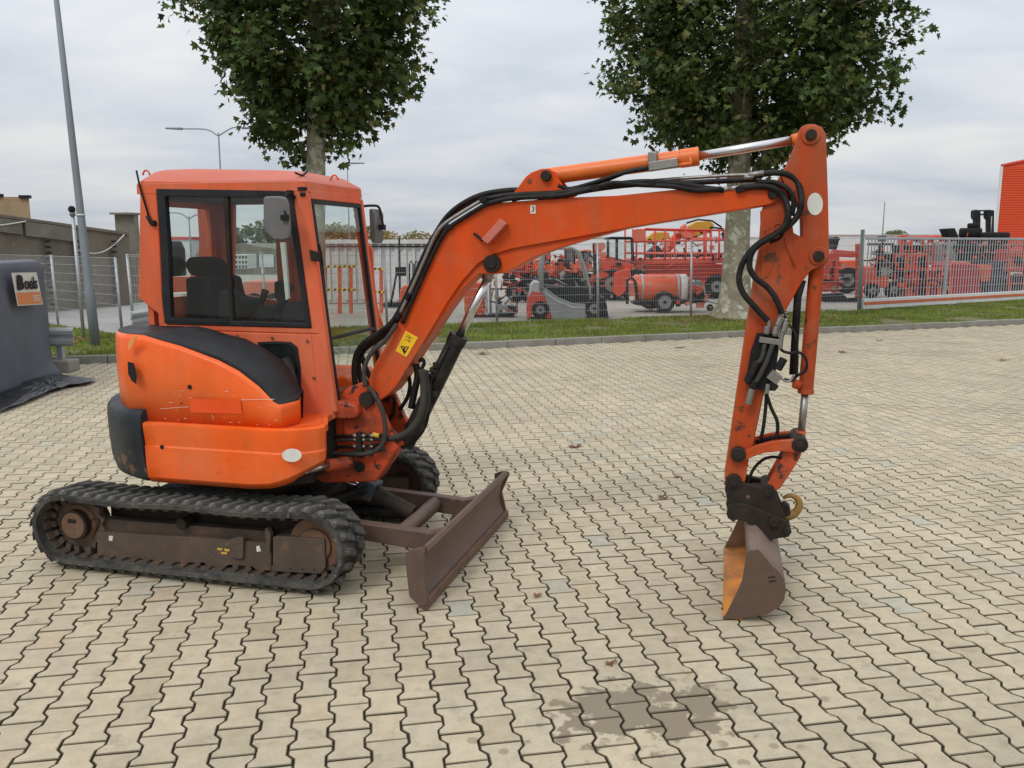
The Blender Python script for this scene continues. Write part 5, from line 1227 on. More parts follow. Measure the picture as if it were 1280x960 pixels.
MB(False).tube([ct, ct+Vector((-.005, 0, .09))], .055, 14).build('collar', 'lamp_grey', t)
hd = ct+Vector((0, -.02, .13)); rows = []
dome = MB(False)
for i in range(7):
    a = -PI/2+PI*i/6; rows.append([hd+Vector((math.cos(a)*.07*math.cos(w*PI/6), math.cos(a)*.07*math.sin(w*PI/6), math.sin(a)*.07)) for w in range(12)])
dome.grid(rows, closed=True); dome.build('camera_dome', 'black_print', t)
# concrete wall, sloping coping, studded columns, drooping cables
ground_mat('wall_concrete', (0.185, 0.155, 0.115), (0.12, 0.105, 0.08), (0.25, 0.22, 0.17), .9)
mat('wall_coping', (0.155, 0.14, 0.115), .9, var=.2, vscale=2, c2=(0.26, .235, .18), c2amt=.8, c2scale=1.3, c2thr=.58, bump=.3, bscale=20)
W0 = Vector((-14.35, 23.0, 0)); W1 = Vector((-12.32, 28.0, 0)); wdv = (W1-W0); W00 = W0-wdv*1.6
def wtop(px, py, Y): return D(px, py, Y).z
t = thing('concrete_wall', 'brown weathered concrete wall with drooping cables on the left', 'wall', W0)
zt0, zt1 = wtop(0, 262, 23.0), wtop(165, 291, 28)
zt00 = zt0-(zt1-zt0)*1.6
def wp(f, off, z): 
    p = W0+wdv*f; n = Vector((-wdv.y, wdv.x, 0)).normalized()*-1; return (p.x-n.x*off, p.y-n.y*off, z)
def wz(f): return zt0+(zt1-zt0)*f
def wallslab(f0, f1, off, th, za, zb, nm, m, par=t, bev=0):
    b = MB(False); V = []
    for o_ in (off, off+th):
        V += [wp(f0, o_, za(f0)), wp(f1, o_, za(f1)), wp(f1, o_, zb(f1)), wp(f0, o_, zb(f0))]
    b.add(V, [(0, 1, 2, 3), (7, 6, 5, 4), (0, 4, 5, 1), (1, 5, 6, 2), (2, 6, 7, 3), (3, 7, 4, 0)])
    return b.build(nm, m, par, bevel=bev, fix=True)
wallslab(-1.6, 1.0, 0, .4, lambda f: 0, lambda f: wz(f)-.02, 'wall_panel', 'wall_concrete')
wallslab(-1.6, .99, -.08, .5, lambda f: wz(f)-.08, lambda f: wz(f), 'coping', 'wall_concrete')
wallslab(-1.6, .28, -.10, .12, lambda f: wz(f)-.48, lambda f: wz(f)-.10, 'fascia', 'wall_coping')
wallslab(.30, .60, -.10, .12, lambda f: wz(f)-.50, lambda f: wz(f)-.10, 'fascia', 'wall_coping')
for f in (-.9, -.35, 0.06, .42, .60, .86):
    c = wallslab(f-.006, f+.006, -.06, .06, lambda f: 0, lambda f: wz(f)-.5, 'steel_column', 'wall_coping')
    sb = MB(False)
    for k in range(12):
        z = .2+k*.165; p = wp(f, -.14, z); sb.box(p, (.12, .10, .05))
    sb.build('studs', 'black_print', c)
for f0, f1 in ((-.35, .30), (.60, .94)):
    a = Vector(wp(f0, -.13, wz(f0)-.75 if f0 > 0 else wz(f0)-.15)); b = Vector(wp(f1, -.13, wz(f1)-.1))
    pts = [a.lerp(b, k/12)-Vector((0, 0, math.sin(k/12*PI)*.30)) for k in range(13)]
    MB(False).tube(pts, .018, 6).build('cable', 'white_label', t)
sheet('lane', [(-60, 40.5), (-15.4, 24.3), (-13.0, 22.1), (-10.6, 20.1), (-8.2, 18.1), (-6.8, 19.5), (-6.5, 40), (-30, 60)], -0.008, 'lane_concrete')
mat('wall_ochre', (0.32, 0.22, 0.13), .85, var=.15, vscale=1.5, c2=(.22, .16, .10), c2amt=.6, c2scale=2)
p = D(38, 267, 34); t = thing('brown_building', 'small brown building with a dark flat roof edge above the wall at the left edge', 'building', (p.x-2, 34, 0))
b = MB(False).box((p.x-3, 36, D(38, 246, 34).z/2), (6, 4, D(38, 246, 34).z))
for v in b.v: v.x -= (v.y-34)*.6
b.build('wall', 'wall_ochre', t)
for xo, zo, w_ in ((.15, .05, .40), (1.3, .10, .55)):
    MB(False).box((p.x-xo, 34, D(38, 246, 34).z+zo-.05), (w_, .2, .12)).build('roof_edge', 'black_print', t)
p0, p1 = D(141.5, 290, 28.6), D(164, 268, 28.6)
t = thing('brick_stack', 'square dark chimney-like block at the end of the concrete wall', 'chimney', ((p0.x+p1.x)/2, 28.9, 0))
MB(False).box(((p0.x+p1.x)/2, 28.95, p1.z/2), (p1.x-p0.x, .35, p1.z)).build('stack', 'wall_coping', t)
MB(False).box(((p0.x+p1.x)/2, 28.95, p1.z+.03), (p1.x-p0.x+.12, .8, .06)).build('cap', 'wall_coping', t)
MB(False).tube([((p0.x+p1.x)/2, 28.9, p1.z), ((p0.x+p1.x)/2, 28.9, p1.z+.12)], .035, 8).build('vent', 'galvanised', t)
# crash barriers
def barrier(label, pts, posts, zt, zb, end_curl=True):
    a = Vector(pts[0]); b = Vector(pts[1]); t = thing('guard_rail', label, 'guard rail', (a.x, a.y, 0)); d = (b-a).normalized(); n = Vector((d.y, -d.x, 0))
    prof = [(0, 0), (.03, .02), (.06, .05), (.06, .10), (.02, .14), (.02, .18), (.06, .22), (.06, .27), (.03, .30), (0, .32)]
    sc_ = (zt-zb)/.32; rows = [[p+n*o_+Vector((0, 0, zb+z*sc_)) for o_, z in prof] for p in (a, b)]
    m = MB(False).grid(rows, smooth=False).build('rail', 'galvanised', t); solid(m, .012)
    for f in posts:
        p = a.lerp(b, f)-n*.06; MB(False).box((p.x, p.y, zt/2), (.09, .09, zt)).build('post', 'galvanised', t, bevel=.006)
    return t
e0 = D(93, 420, 13.2)
zt, zb = D(93, 410, 13.2).z, D(93, 432, 13.2).z
barrier('end of a galvanised crash barrier beside the grey tarpaulin', [(-9.8, 12.9, 0), (e0.x, 13.2, 0)], (.45, .92), zt, zb)
p = D(82, 462, 13.3); 
t = thing('concrete_footing', 'low grey concrete block under the crash barrier post by the tarpaulin', 'concrete block', (p.x+.03, 13.2, 0)); MB(False).box((p.x+.03, 13.2, .09), (.34, .34, .18)).build('block', 'kerb_concrete', t, bevel=.02)
e0 = D(162, 400, 17.3); e1 = D(230, 396, 19.5)
barrier('second crash barrier end just behind the back of the cab', [(e0.x, 17.3, 0), (e1.x, 19.5, 0)], (.25, .6, .95), D(162, 390, 17.3).z, D(162, 407, 17.3).z)
# ---- tarpaulin screen with its sign
mat('tarp', (0.085, 0.092, 0.115), .72, var=.12, vscale=3, c2=(.11, .115, .135), c2amt=.6, c2scale=1.5, bump=.1, bscale=90)
mat('tarp_black', (0.012, 0.012, 0.014), .35, var=.3, vscale=8)
TY0, TY1 = 10.55, 12.2
t = thing('tarpaulin', 'large dark grey tarpaulin hung over a rack at the left edge', 'tarpaulin', (-7.2, 11, 0))
# its sheet faces the camera from (left edge) to the pulled corner by the barrier
A0 = G(-40, 513); A1 = G(66, 470)
rows = []; nu, nv = 44, 20
for j in range(nv+1):
    fv = j/nv; row = []
    for i in range(nu+1):
        fu = i/nu
        b = A0.lerp(A1, fu)
        Yt = b.y+.25
        ztop = D(50, 330, 11.5).z
        top = Vector((b.x-fu*.15, Yt, ztop-.06*fu**24))
        base = Vector((b.x, b.y, .015))
        p = base.lerp(top, fv)
        w = (1-fv*.75); p.y += (.085*abs(math.sin(fu*15+fv*1.0))**.6*(1.0-.8*fv)+.05*math.sin(fu*11+2+fv))*w+.03*noise.noise(Vector((fu*5, fv*3, 1)))
        p.x += .03*math.sin(fu*17+fv*3)*w
        if fv < .12: p.x += (fu**8)*(.12-fv)*1.4; p.y -= (.12-fv)*.5
        row.append(p)
    rows.append(row)
m = MB(False).grid(rows).build('cover_sheet', 'tarp', t); solid(m, .01)
rows2 = [[Vector((q.x, q.y, q.z)) for q in (r[-1], r[-1]+Vector((-.85, 1.4, 0)))] for r in rows]
m = MB(False).grid(rows2).build('side_sheet', 'tarp', t); solid(m, .01)
tp = rows[-1]; m = MB(False).grid([tp, [q+Vector((-.85, 1.4, 0.02)) for q in tp]]).build('top_sheet', 'tarp', t); solid(m, .01)
pool = [G(a, b) for a, b in ((-5, 520), (30, 507), (60, 494), (85, 486), (112, 482), (121, 477), (100, 474), (80, 471), (60, 470), (30, 480), (-5, 500))]
rb = MB(False); top_ = [Vector((q.x, q.y, .012+.035*rnd(.3, 1))) for q in pool]; cen = sum(top_, Vector())/len(top_); cen.z = .05
mid = [q.lerp(cen, .45)+Vector((0, 0, rnd(.0, .05))) for q in top_]
n = len(pool)
rb.grid([top_, mid], closed=True, smooth=False); o_ = len(rb.v); rb.v.append(cen)
for k in range(n): rb.f.append([o_-n+k, o_-n+(k+1) % n, o_]); rb.sm.append(False); rb.mi.append(0)
bt = rb.build('crumpled_sheet', 'tarp_black', t)
sm_ = bt.modifiers.new('s', 'SUBSURF'); sm_.levels = 2; sm_.render_levels = 2; sm_.subdivision_type = 'SIMPLE'
tx = bpy.data.textures.new('crumple', 'CLOUDS'); tx.noise_scale = .12; dm = bt.modifiers.new('d', 'DISPLACE'); dm.texture = tx; dm.strength = .05; dm.mid_level = .3; dm.direction = 'Z'
# the sign on the tarpaulin
def on_tarp(px, py):
    best = None
    d = ray(px, py); o_ = Vector((0, 0, CAMZ)); 
    n_ = Vector((-(A1.y-A0.y), A1.x-A0.x, 0)).normalized(); q0 = A0+Vector((0, .22, 0)); tt = ((q0-o_).dot(n_))/d.dot(n_); return o_+d*tt-n_*.04
ps_ = [on_tarp(a, b) for a, b in ((10.5, 341), (42, 340.5), (50, 380.5), (18.5, 382.5))]
sg = thing('banner', 'small white and orange sign reading Boels on the grey tarpaulin', 'sign', ps_[3])
def sgq(pts, nm, m, off): 
    n_ = Vector((-(A1.y-A0.y), A1.x-A0.x, 0)).normalized(); b = MB(False); V = [p-n_*off for p in pts]+[p-n_*(off-.006) for p in pts]; k = len(pts)
    b.add(V, [tuple(range(k)), tuple(range(2*k-1, k-1, -1))]+[(i, (i+1) % k, k+(i+1) % k, k+i) for i in range(k)]); return b.build(nm, m, sg, fix=True)
mat('sign_white', (.62, .58, .52), .5, var=.05); mat('sign_orange', (.62, .20, .06), .5, var=.06)
board = sgq(ps_, 'board', 'sign_white', .0)
op = [ps_[3].lerp(ps_[0], .40), ps_[2].lerp(ps_[1], .40), ps_[2].lerp(ps_[1], .03), ps_[3].lerp(ps_[0], .03)]
op = [op[0].lerp(op[1], .03), op[1].lerp(op[0], .03), op[2].lerp(op[3], .03), op[3].lerp(op[2], .03)]
sgq(op, 'orange_field', 'sign_orange', .004)
ex = (ps_[1]-ps_[0]); wsg = ex.length; ex.normalize(); ez = (ps_[0]-ps_[3]).normalized(); ny = ex.cross(ez)
c_ = (ps_[0]+ps_[1])*.5*.70+(ps_[2]+ps_[3])*.5*.30
ez = Vector((0, 0, 1)); ny = ex.cross(ez).normalized(); Mt = Matrix((ex, ez, ny)).transposed().to_4x4(); n0 = Vector((-(A1.y-A0.y), A1.x-A0.x, 0)).normalized()
def sign_text(txt, size, fx, fy, m='black_print', bold=.0, sp=1.0, cx=1.0):
    p = ps_[3]+(ps_[2]-ps_[3])*fx+(ps_[0]-ps_[3])*fy-n0*.02
    text_mesh(txt, size, m, 'lettering', sg, Matrix.Translation(p-ROOT[sg].translation) @ Mt @ Matrix.Diagonal((cx, 1, 1, 1)), .002, bold, sp)
sign_text('B', .262, .195, .685, bold=.012, cx=.27*wsg/(.62*.262)); sign_text('oels', .235, .605, .675, bold=.006, sp=.97, cx=.68*wsg/(1.98*.235))
for k in range(3): sgq([ps_[3]+(ps_[2]-ps_[3])*.62+(ps_[0]-ps_[3])*(.13+k*.07), ps_[3]+(ps_[2]-ps_[3])*.90+(ps_[0]-ps_[3])*(.13+k*.07), ps_[3]+(ps_[2]-ps_[3])*.90+(ps_[0]-ps_[3])*(.16+k*.07), ps_[3]+(ps_[2]-ps_[3])*.62+(ps_[0]-ps_[3])*(.16+k*.07)], 'small_print', 'sign_white', .010)

# ================================================================== THE YARD BEYOND THE FENCE
mat('red_machine', (0.62, 0.055, 0.02), .45, var=.1, vscale=2, c2=(.50, .06, .03), c2amt=.6, c2scale=1.2)
mat('orange_machine', (0.68, 0.10, 0.025), .45, var=.1, vscale=2, c2=(.55, .10, .04), c2amt=.6, c2scale=1.2)
mat('salmon', (0.62, 0.17, 0.10), .5, var=.08, vscale=2)
mat('crimson', (0.36, 0.02, 0.03), .5, var=.1, vscale=2)
mat('forklift_grey', (0.25, 0.255, 0.25), .45, var=.1, vscale=2); mat('guard_grey', (0.30, 0.30, 0.28), .5, var=.1)
mat('machine_black', (0.010, 0.011, 0.012), .6, spec=.3, var=.3, vscale=3); mat('silver', (.50, .50, .49), .35, .5, var=.08)
mat('tyre', (0.016, 0.016, 0.016), .85, spec=.25, var=.25, vscale=8, bump=.2, bscale=40); mat('rim', (.22, .22, .21), .6, .2, var=.2)
mat('yellow_machine', (0.52, 0.29, 0.03), .5, var=.12, vscale=3)
mat('container', (.66, .67, .66), .6, var=.08, vscale=1.2, c2=(.40, .40, .38), c2amt=.6, c2scale=.8, streak=True)
mat('hall_white', (.58, .60, .60), .6, var=.05, vscale=.4); mat('hall_red', (.55, .03, .03), .5, var=.05)
mat('hall_orange', (0.72, 0.085, 0.018), .5, var=.05, vscale=.6); mat('hall_dark', (.05, .06, .08), .5)
def PX(pts, Y): return [(D(a, b, Y).x, D(a, b, Y).z) for a, b in pts]
def slabpx(root, name, pts, Y, th, m, bev=.01, clampz=True, label=None):
    P = PX(pts, Y); P = [(x, max(z, .004)) for x, z in P] if clampz else P
    b = MB(False).prism(P, Y, Y+th); return b.build(name, m, root, bevel=bev, label=label)
def barpx(root, name, pts, Y, r, m, dy=0):
    return MB(False).tube([D(a, b, Y)+Vector((0, dy, 0)) for a, b in pts], r, 8).build(name, m, root)
def wheelpx(root, px, Y, r, w=.22, name='wheel', rimr=.48, pybase=None, z=None, m='tyre'):
    x = D(px, 380, Y).x; zc = r if z is None else z
    o = MB(False).tube([(x, Y-.02, zc), (x, Y+.03, zc), (x, Y+w-.03, zc), (x, Y+w, zc)], [r*.93, r, r, r*.93], 24).build(name, m, root)
    MB(False).tube([(x, Y-.028, zc), (x, Y+.02, zc)], r*rimr, 18).build('rim', 'rim', o)
    MB(False).tube([(x, Y-.045, zc), (x, Y-.0, zc)], r*.16, 10).build('hub', 'machine_black', o); return o
def fittings(root, x0, y0, x1, y1, Y, n, seed, mats=('machine_black', 'red_machine', 'guard_grey', 'salmon'), s=1.0, depth=.5):
    r = random.Random(seed); b = MB(False)
    for _ in range(n):
        px = r.uniform(x0, x1); py = r.uniform(y0, y1); p = D(px, py, Y)+Vector((0, r.uniform(-.12, depth), 0)); b.cur = r.choice([0, 0, 0, 1, 1, 2, 3])
        if p.z < .08: continue
        k = r.random()
        if k < .45: b.box(p, (r.uniform(.04, .22)*s, r.uniform(.05, .2), r.uniform(.03, .16)*s), Matrix.Rotation(r.choice([0, 0, r.uniform(-.6, .6)]), 3, 'Y'))
        elif k < .85:
            q = p+Vector((r.uniform(-.35, .35), r.uniform(-.05, .1), r.uniform(-.28, .28)))*s
            if q.z > .05: b.tube([p, q], r.uniform(.012, .03), 6)
        else: b.tube([p, p+Vector((0, .1, 0))], r.uniform(.05, .12)*s, 12)
    return b.build('fittings', list(mats), root, kind='stuff')
def grnd(px, py): p = G(px, py); return (p.x, p.y, 0)
# --- grey and red electric forklift just behind the fence
YFk = 22.5
def base_at(px, Y): p = D(px, 400, Y); return (p.x, Y+.4, 0)
f = thing('forklift', 'grey forklift with red tail and black mast right behind the fence', 'forklift', base_at(710, YFk))
slabpx(f, 'counterweight', [(658.5, 390), (660, 373), (666, 364), (673, 365), (681, 368), (688, 390), (689, 402), (683, 401), (678, 391), (671, 389), (665, 393), (663, 401), (660, 399)], YFk, 1.05, 'red_machine', .03)
slabpx(f, 'rear_hood', [(661, 371), (664, 356), (668, 352), (675, 353), (677, 366), (672, 368), (666, 365)], YFk+.02, 1.0, 'silver', .02)
slabpx(f, 'body_side', [(677, 363), (682, 360), (697, 371), (716, 379), (732, 380), (738, 382), (733, 392), (731, 401), (689, 402.5), (688, 388)], YFk-.03, .10, 'forklift_grey', .015)
slabpx(f, 'body_side', [(677, 363), (682, 360), (697, 371), (716, 379), (732, 380), (738, 382), (733, 392), (731, 401), (689, 402.5), (688, 388)], YFk+1.0, .10, 'forklift_grey', .015)
slabpx(f, 'trim_line', [(681, 364), (697, 375), (716, 383), (732, 384), (732, 386), (716, 385.5), (697, 378), (681, 367)], YFk-.045, .02, 'silver', 0)
slabpx(f, 'seat_deck', [(681, 357), (735, 360), (738, 382), (716, 379), (697, 371), (682, 361)], YFk+.1, .85, 'machine_black', .02)
slabpx(f, 'seat', [(706, 345), (716, 343), (720, 358), (706, 358)], YFk+.3, .5, 'interior_dark', .03)
for dy in (0, .95):
    MB(False).tube([D(677, 363, YFk)+Vector((0, dy, 0)), D(677, 330, YFk)+Vector((0, dy, 0)), D(681, 314, YFk)+Vector((0, dy, 0)), D(690, 310.5, YFk)+Vector((0, dy, 0)), D(715, 310, YFk)+Vector((0, dy, 0)), D(724, 315, YFk)+Vector((0, dy, 0)), D(730, 330, YFk)+Vector((0, dy, 0)), D(737, 358, YFk)+Vector((0, dy, 0)), D(739, 378, YFk)+Vector((0, dy, 0))], [.062, .06, .05, .045, .04, .035, .032, .032, .035], 10).build('overhead_guard', 'guard_grey', f)
for px in (682, 690, 698, 706, 714): MB(False).tube([D(px, 311, YFk), D(px, 311, YFk)+Vector((0, .95, 0))], .02, 6).build('guard_bar', 'guard_grey', f)
slabpx(f, 'mast', [(741, 304), (748, 304), (751, 398), (744, 399)], YFk+.12, .12, 'machine_black', .005); slabpx(f, 'mast', [(741, 304), (748, 304), (751, 398), (744, 399)], YFk+.8, .12, 'machine_black', .005)
slabpx(f, 'fork_carriage', [(750, 372), (757, 372), (761, 399), (752, 400)], YFk+.1, .85, 'machine_black', .01)
barpx(f, 'lift_chain', [(745, 306), (747, 390)], YFk+.5, .02, 'steel')
barpx(f, 'steering_column', [(728, 362), (722, 346)], YFk+.5, .02, 'machine_black')
wheelpx(f, 675.5, YFk-.02, .235, .2); wheelpx(f, 743, YFk-.02, .27, .24); wheelpx(f, 675.5, YFk+.85, .235, .2); wheelpx(f, 743, YFk+.85, .27, .24)
barpx(f, 'fork', [(754, 400), (790, 402)], YFk+.3, .02, 'machine_black')

# --- orange pallet-stacker like machine with a mast, left of the forklift
Ys = 23.2
s = thing('pallet_stacker', 'orange walk-behind stacker with grey mast partly hidden by the boom cylinder', 'stacker', base_at(600, Ys))
slabpx(s, 'body', [(580.5, 396), (580, 360), (583, 354), (592, 352), (601, 354), (604.5, 362), (605, 397)], Ys, .75, 'orange_machine', .05)
slabpx(s, 'mast', [(606, 350), (609, 350), (610, 396), (607, 396)], Ys, .08, 'galvanised', .004); slabpx(s, 'mast', [(611, 350), (614, 350), (615, 396), (612, 396)], Ys+.55, .08, 'galvanised', .004)
slabpx(s, 'foot', [(587, 397), (642, 392), (643, 397), (640, 403), (588, 405)], Ys-.02, .8, 'machine_black', .01)
slabpx(s, 'load_plate', [(620, 382), (646, 382), (646, 388), (620, 388)], Ys, .6, 'guard_grey', .005)
for a, b in (((622, 362), (622, 386)), ((646, 350), (646, 388)), ((620, 378), (640, 364)), ((613, 361), (646, 361))): barpx(s, 'bar', [a, b], Ys+.05, .022, 'machine_black')
wheelpx(s, 592, Ys+.02, .10, .12)
s = thing('floor_scrubber', 'rounded orange machine in front of the container beside the cab handrail', 'machine', base_at(507, 24.5))
slabpx(s, 'body', [(499, 370), (500, 362), (504, 357), (509, 356), (513, 360), (514, 390), (500, 390)], 24.5, .6, 'orange_machine', .05); slabpx(s, 'foot', [(498, 388), (560, 384), (560, 395), (498, 400)], 24.5, .6, 'machine_black', .02)
# --- container
def container(label, x0, y0p, x1, y1p, Y, dep, py_top, py_bot=None):
    a = D(x0, py_top, Y); b = D(x1, py_top, Y); t = thing('container', label, 'container', ((a.x+b.x)/2, Y, 0)); zt = a.z
    MB(False).box(((a.x+b.x)/2, Y+dep/2+.05, zt/2), (b.x-a.x, dep, zt)).build('box', 'container', t)
    n = int((b.x-a.x)/.28)
    rb = None
    for k in range(n):
        x = a.x+.1+k*.28
        if rb is None: rb = MB(False).box((x+.05, Y+.02, zt*.5), (.10, .07, zt*.9)).build('rib', 'container', t); xx = x
        else: o = rb.copy(); col.objects.link(o); o.location = (x-xx, 0, 0)
    MB(False).box(((a.x+b.x)/2, Y+.0, zt-.07), (b.x-a.x+.02, .12, .12)).build('top_rail', 'container', t)
    MB(False).box(((a.x+b.x)/2, Y-.02, zt-.22), (b.x-a.x, .09, .04)).build('lock_bar', 'machine_black', t)
    return t, a, b, zt
container('white shipping container between the cab and the boom', 404, 0, 548, 0, 28.5, 6, 299.5)
st_ = thing('display_stand', 'black stand with a square head in front of the white container', 'stand', base_at(500, 26.5))
barpx(st_, 'mast', [(499, 297), (500.5, 388)], 26.5, .03, 'machine_black'); slabpx(st_, 'head', [(494, 334), (507, 333.5), (507.5, 345), (494, 345)], 26.5, .15, 'machine_black', .01)
barpx(st_, 'leg', [(495, 345), (488, 384)], 26.5, .035, 'machine_black'); slabpx(st_, 'foot', [(478, 379), (512, 378), (512, 388), (478, 389)], 26.5, .6, 'machine_black', .01)
hp = thing('hoop_rack', 'pair of dark steel hoops standing by the container', 'rack', base_at(517, 26.3))
for px in (514, 520.5): barpx(hp, 'hoop', [(px-2.2, 362), (px-2.2, 330), (px, 326), (px+2.2, 330), (px+2.2, 362)], 26.3, .022, 'machine_black')
# orange barrier frames seen through and beside the windshield
for k, (px, py, lab) in enumerate(((400, 333, 'orange barrier frame with striped boards, leftmost behind the windshield'), (432, 333, 'orange barrier frame with striped boards in the middle behind the windshield'), (470, 336, 'orange barrier frame with striped boards beside the cab handrail'))):
    Yb = 24.2; bt = thing('barrier_frame', lab, 'barrier', base_at(px, Yb), group='orange barrier frames')
    for dx in (-8, 6): slabpx(bt, 'upright', [(px+dx-2, py), (px+dx+2, py), (px+dx+2.5, 398), (px+dx-1.5, 398)], Yb, .12, 'orange_machine', .01)
    for dy in (0, 29):
        slabpx(bt, 'board', [(px-15, py+dy-1.2), (px+14, py+dy-1.2), (px+14, py+dy+1.6), (px-15, py+dy+1.6)], Yb-.04, .04, 'yellow_label', 0)
        for q in range(5):
            slabpx(bt, 'stripe', [(px-14+q*6, py+dy-1.2), (px-11.5+q*6, py+dy-1.2), (px-13+q*6, py+dy+1.6), (px-15.5+q*6 if q else px-15, py+dy+1.6)], Yb-.046, .006, 'black_print', 0)
# white crates & low building through cab windows, hall with red top on the far left
t = thing('white_hall', 'white and red low hall seen behind the cab on the left', 'building', base_at(190, 60))
slabpx(t, 'wall', [(163, 299), (238, 299), (238, 345), (163, 345)], 60, 10, 'hall_white', 0); slabpx(t, 'fascia', [(163, 296), (238.5, 296), (238.5, 299.5), (163, 299.5)], 59.9, 10.2, 'hall_red', 0)
slabpx(t, 'red_panel', [(166, 306), (172, 306), (172, 330), (166, 330)], 59.95, .1, 'hall_red', 0)
t = thing('grey_hall', 'long grey-roofed low building seen through the cab window', 'building', base_at(320, 55))
P = [(238, 345), (238, 312), (300, 303), (330, 309), (395, 312), (395, 345)]
slabpx(t, 'wall', [(245, 345), (245, 316), (300, 304), (360, 314), (360, 345)], 55, 12, 'wall_coping', 0)
for a in (292, 324): slabpx(t, 'window', [(a, 318), (a+18, 318), (a+18, 334), (a, 334)], 54.95, .1, 'hall_white', 0)
t = thing('brick_planter', 'low reddish machine bed standing beyond the cab', 'trailer', base_at(330, 23))
slabpx(t, 'bed', [(304, 352), (352, 352), (352, 371), (304, 371)], 24, 1.6, 'salmon', .02); wheelpx(t, 318, 24, .3); wheelpx(t, 343, 24, .3)
t = thing('white_crate_stack', 'white slatted crate stack seen through the cab window', 'crates', base_at(300, 30))
slabpx(t, 'crate', [(293, 318), (310, 318), (310, 336), (293, 336)], 30, 1, 'white_label', .01)
for k in range(3):
    for q in range(4): slabpx(t, 'gap', [(294.5+q*4, 320+k*6), (296.5+q*4, 320+k*6), (296.5+q*4, 323+k*6), (294.5+q*4, 323+k*6)], 29.98, .03, 'hall_dark', 0)

# --- far white halls closing the yard
for (lab, a, b, top, Y, m) in (('long low white hall on the skyline right of the arm', 1036, 1215, 294, 95, 'hall_white'), ('pale long hall behind the machines at the centre', 540, 1000, 297, 100, 'hall_white')):
    t = thing('far_hall', lab, 'building', base_at((a+b)/2, Y)); slabpx(t, 'wall', [(a, top), (b, top), (b, 325), (a, 325)], Y, 25, m, 0); slabpx(t, 'roof_edge', [(a, top-.8), (b, top-.8), (b, top+.6), (a, top+.6)], Y-.1, 25.2, 'silver', 0)
t = thing('orange_hall', 'tall orange ribbed metal hall at the right edge', 'building', base_at(1300, 62))
Yh = 62; x0 = D(1244.5, 300, Yh).x; zt = D(1246, 208, Yh).z; zr = D(1300, 196, Yh).z
b = MB(False); dx = 26; b.prism([(x0, 0), (x0+dx, 0), (x0+dx, zt), (x0+dx/2, zt+dx/2*.215), (x0, zt)], Yh+.05, Yh+30)
for v in b.v: v.x += max(0, v.y-Yh-.1)*.75
b.build('wall', 'hall_orange', t)
rib = None
n = 84; dz = (zt+2.7)/n
for k in range(n):
    z = .1+k*dz; xe = x0 if z < zt else x0+(z-zt)/.215
    if z < zt:
        if rib is None: rib = MB(False).box((x0+dx/2, Yh+.02, z), (dx-.1, .07, dz*.5)).build('wall_rib', 'hall_orange', t)
        else: o = rib.copy(); col.objects.link(o); o.location = (0, 0, z-.1)
MB(False).box((x0-.04, Yh+.0, zt/2), (.14, .16, zt)).build('corner_trim', 'hall_white', t)
MB(False).tube([(x0-.05, Yh, zt+.05), (x0+dx/2, Yh, zt+dx/2*.215+.05)], .12, 6).build('roof_trim', 'red_machine', t)

# --- telehandler behind the forklift
def telehandler(label, Y, ox, sc_=1.0, m='red_machine'):
    t = thing('telehandler', label, 'telehandler', base_at(760+ox, Y))
    def q(pts): return [(760+ox+(a-760)*sc_, 330+(b-330)*sc_) for a, b in pts]
    slabpx(t, 'cab', q([(757, 322), (757, 303), (760, 298), (785, 297), (788, 302), (789, 327), (775, 328)]), Y, 1.3, 'glass', 0)
    for a in ((757, 322, 757, 302), (768, 325, 768, 299), (788, 326, 787, 299)): barpx(t, 'cab_pillar', q([(a[0], a[1]), (a[2], a[3])]), Y-.03, .05, 'machine_black')
    slabpx(t, 'cab_roof', q([(756, 299), (760, 296), (786, 296), (789, 299.5)]), Y-.05, 1.4, 'machine_black', .02)
    slabpx(t, 'body', q([(752, 323), (775, 327), (787, 330), (790, 352), (782, 360), (762, 360), (752, 345)]), Y, 2.0, m, .04)
    slabpx(t, 'engine_cover', q([(765, 341), (784, 335), (789, 356), (770, 372), (763, 365)]), Y-.3, .5, m, .03)
    slabpx(t, 'chassis', q([(760, 355), (790, 355), (790, 366), (760, 366)]), Y, 1.6, 'machine_black', .02)
    slabpx(t, 'boom', q([(748, 318), (800, 330), (800, 336), (748, 326)]), Y+1.4, .35, m, .02)
    wheelpx(t, q([(762, 0)])[0][0], Y, .55*sc_, .35); wheelpx(t, q([(789, 0)])[0][0], Y, .55*sc_, .35); return t
telehandler('red telehandler with glazed cab right of the forklift mast', 30, 3)
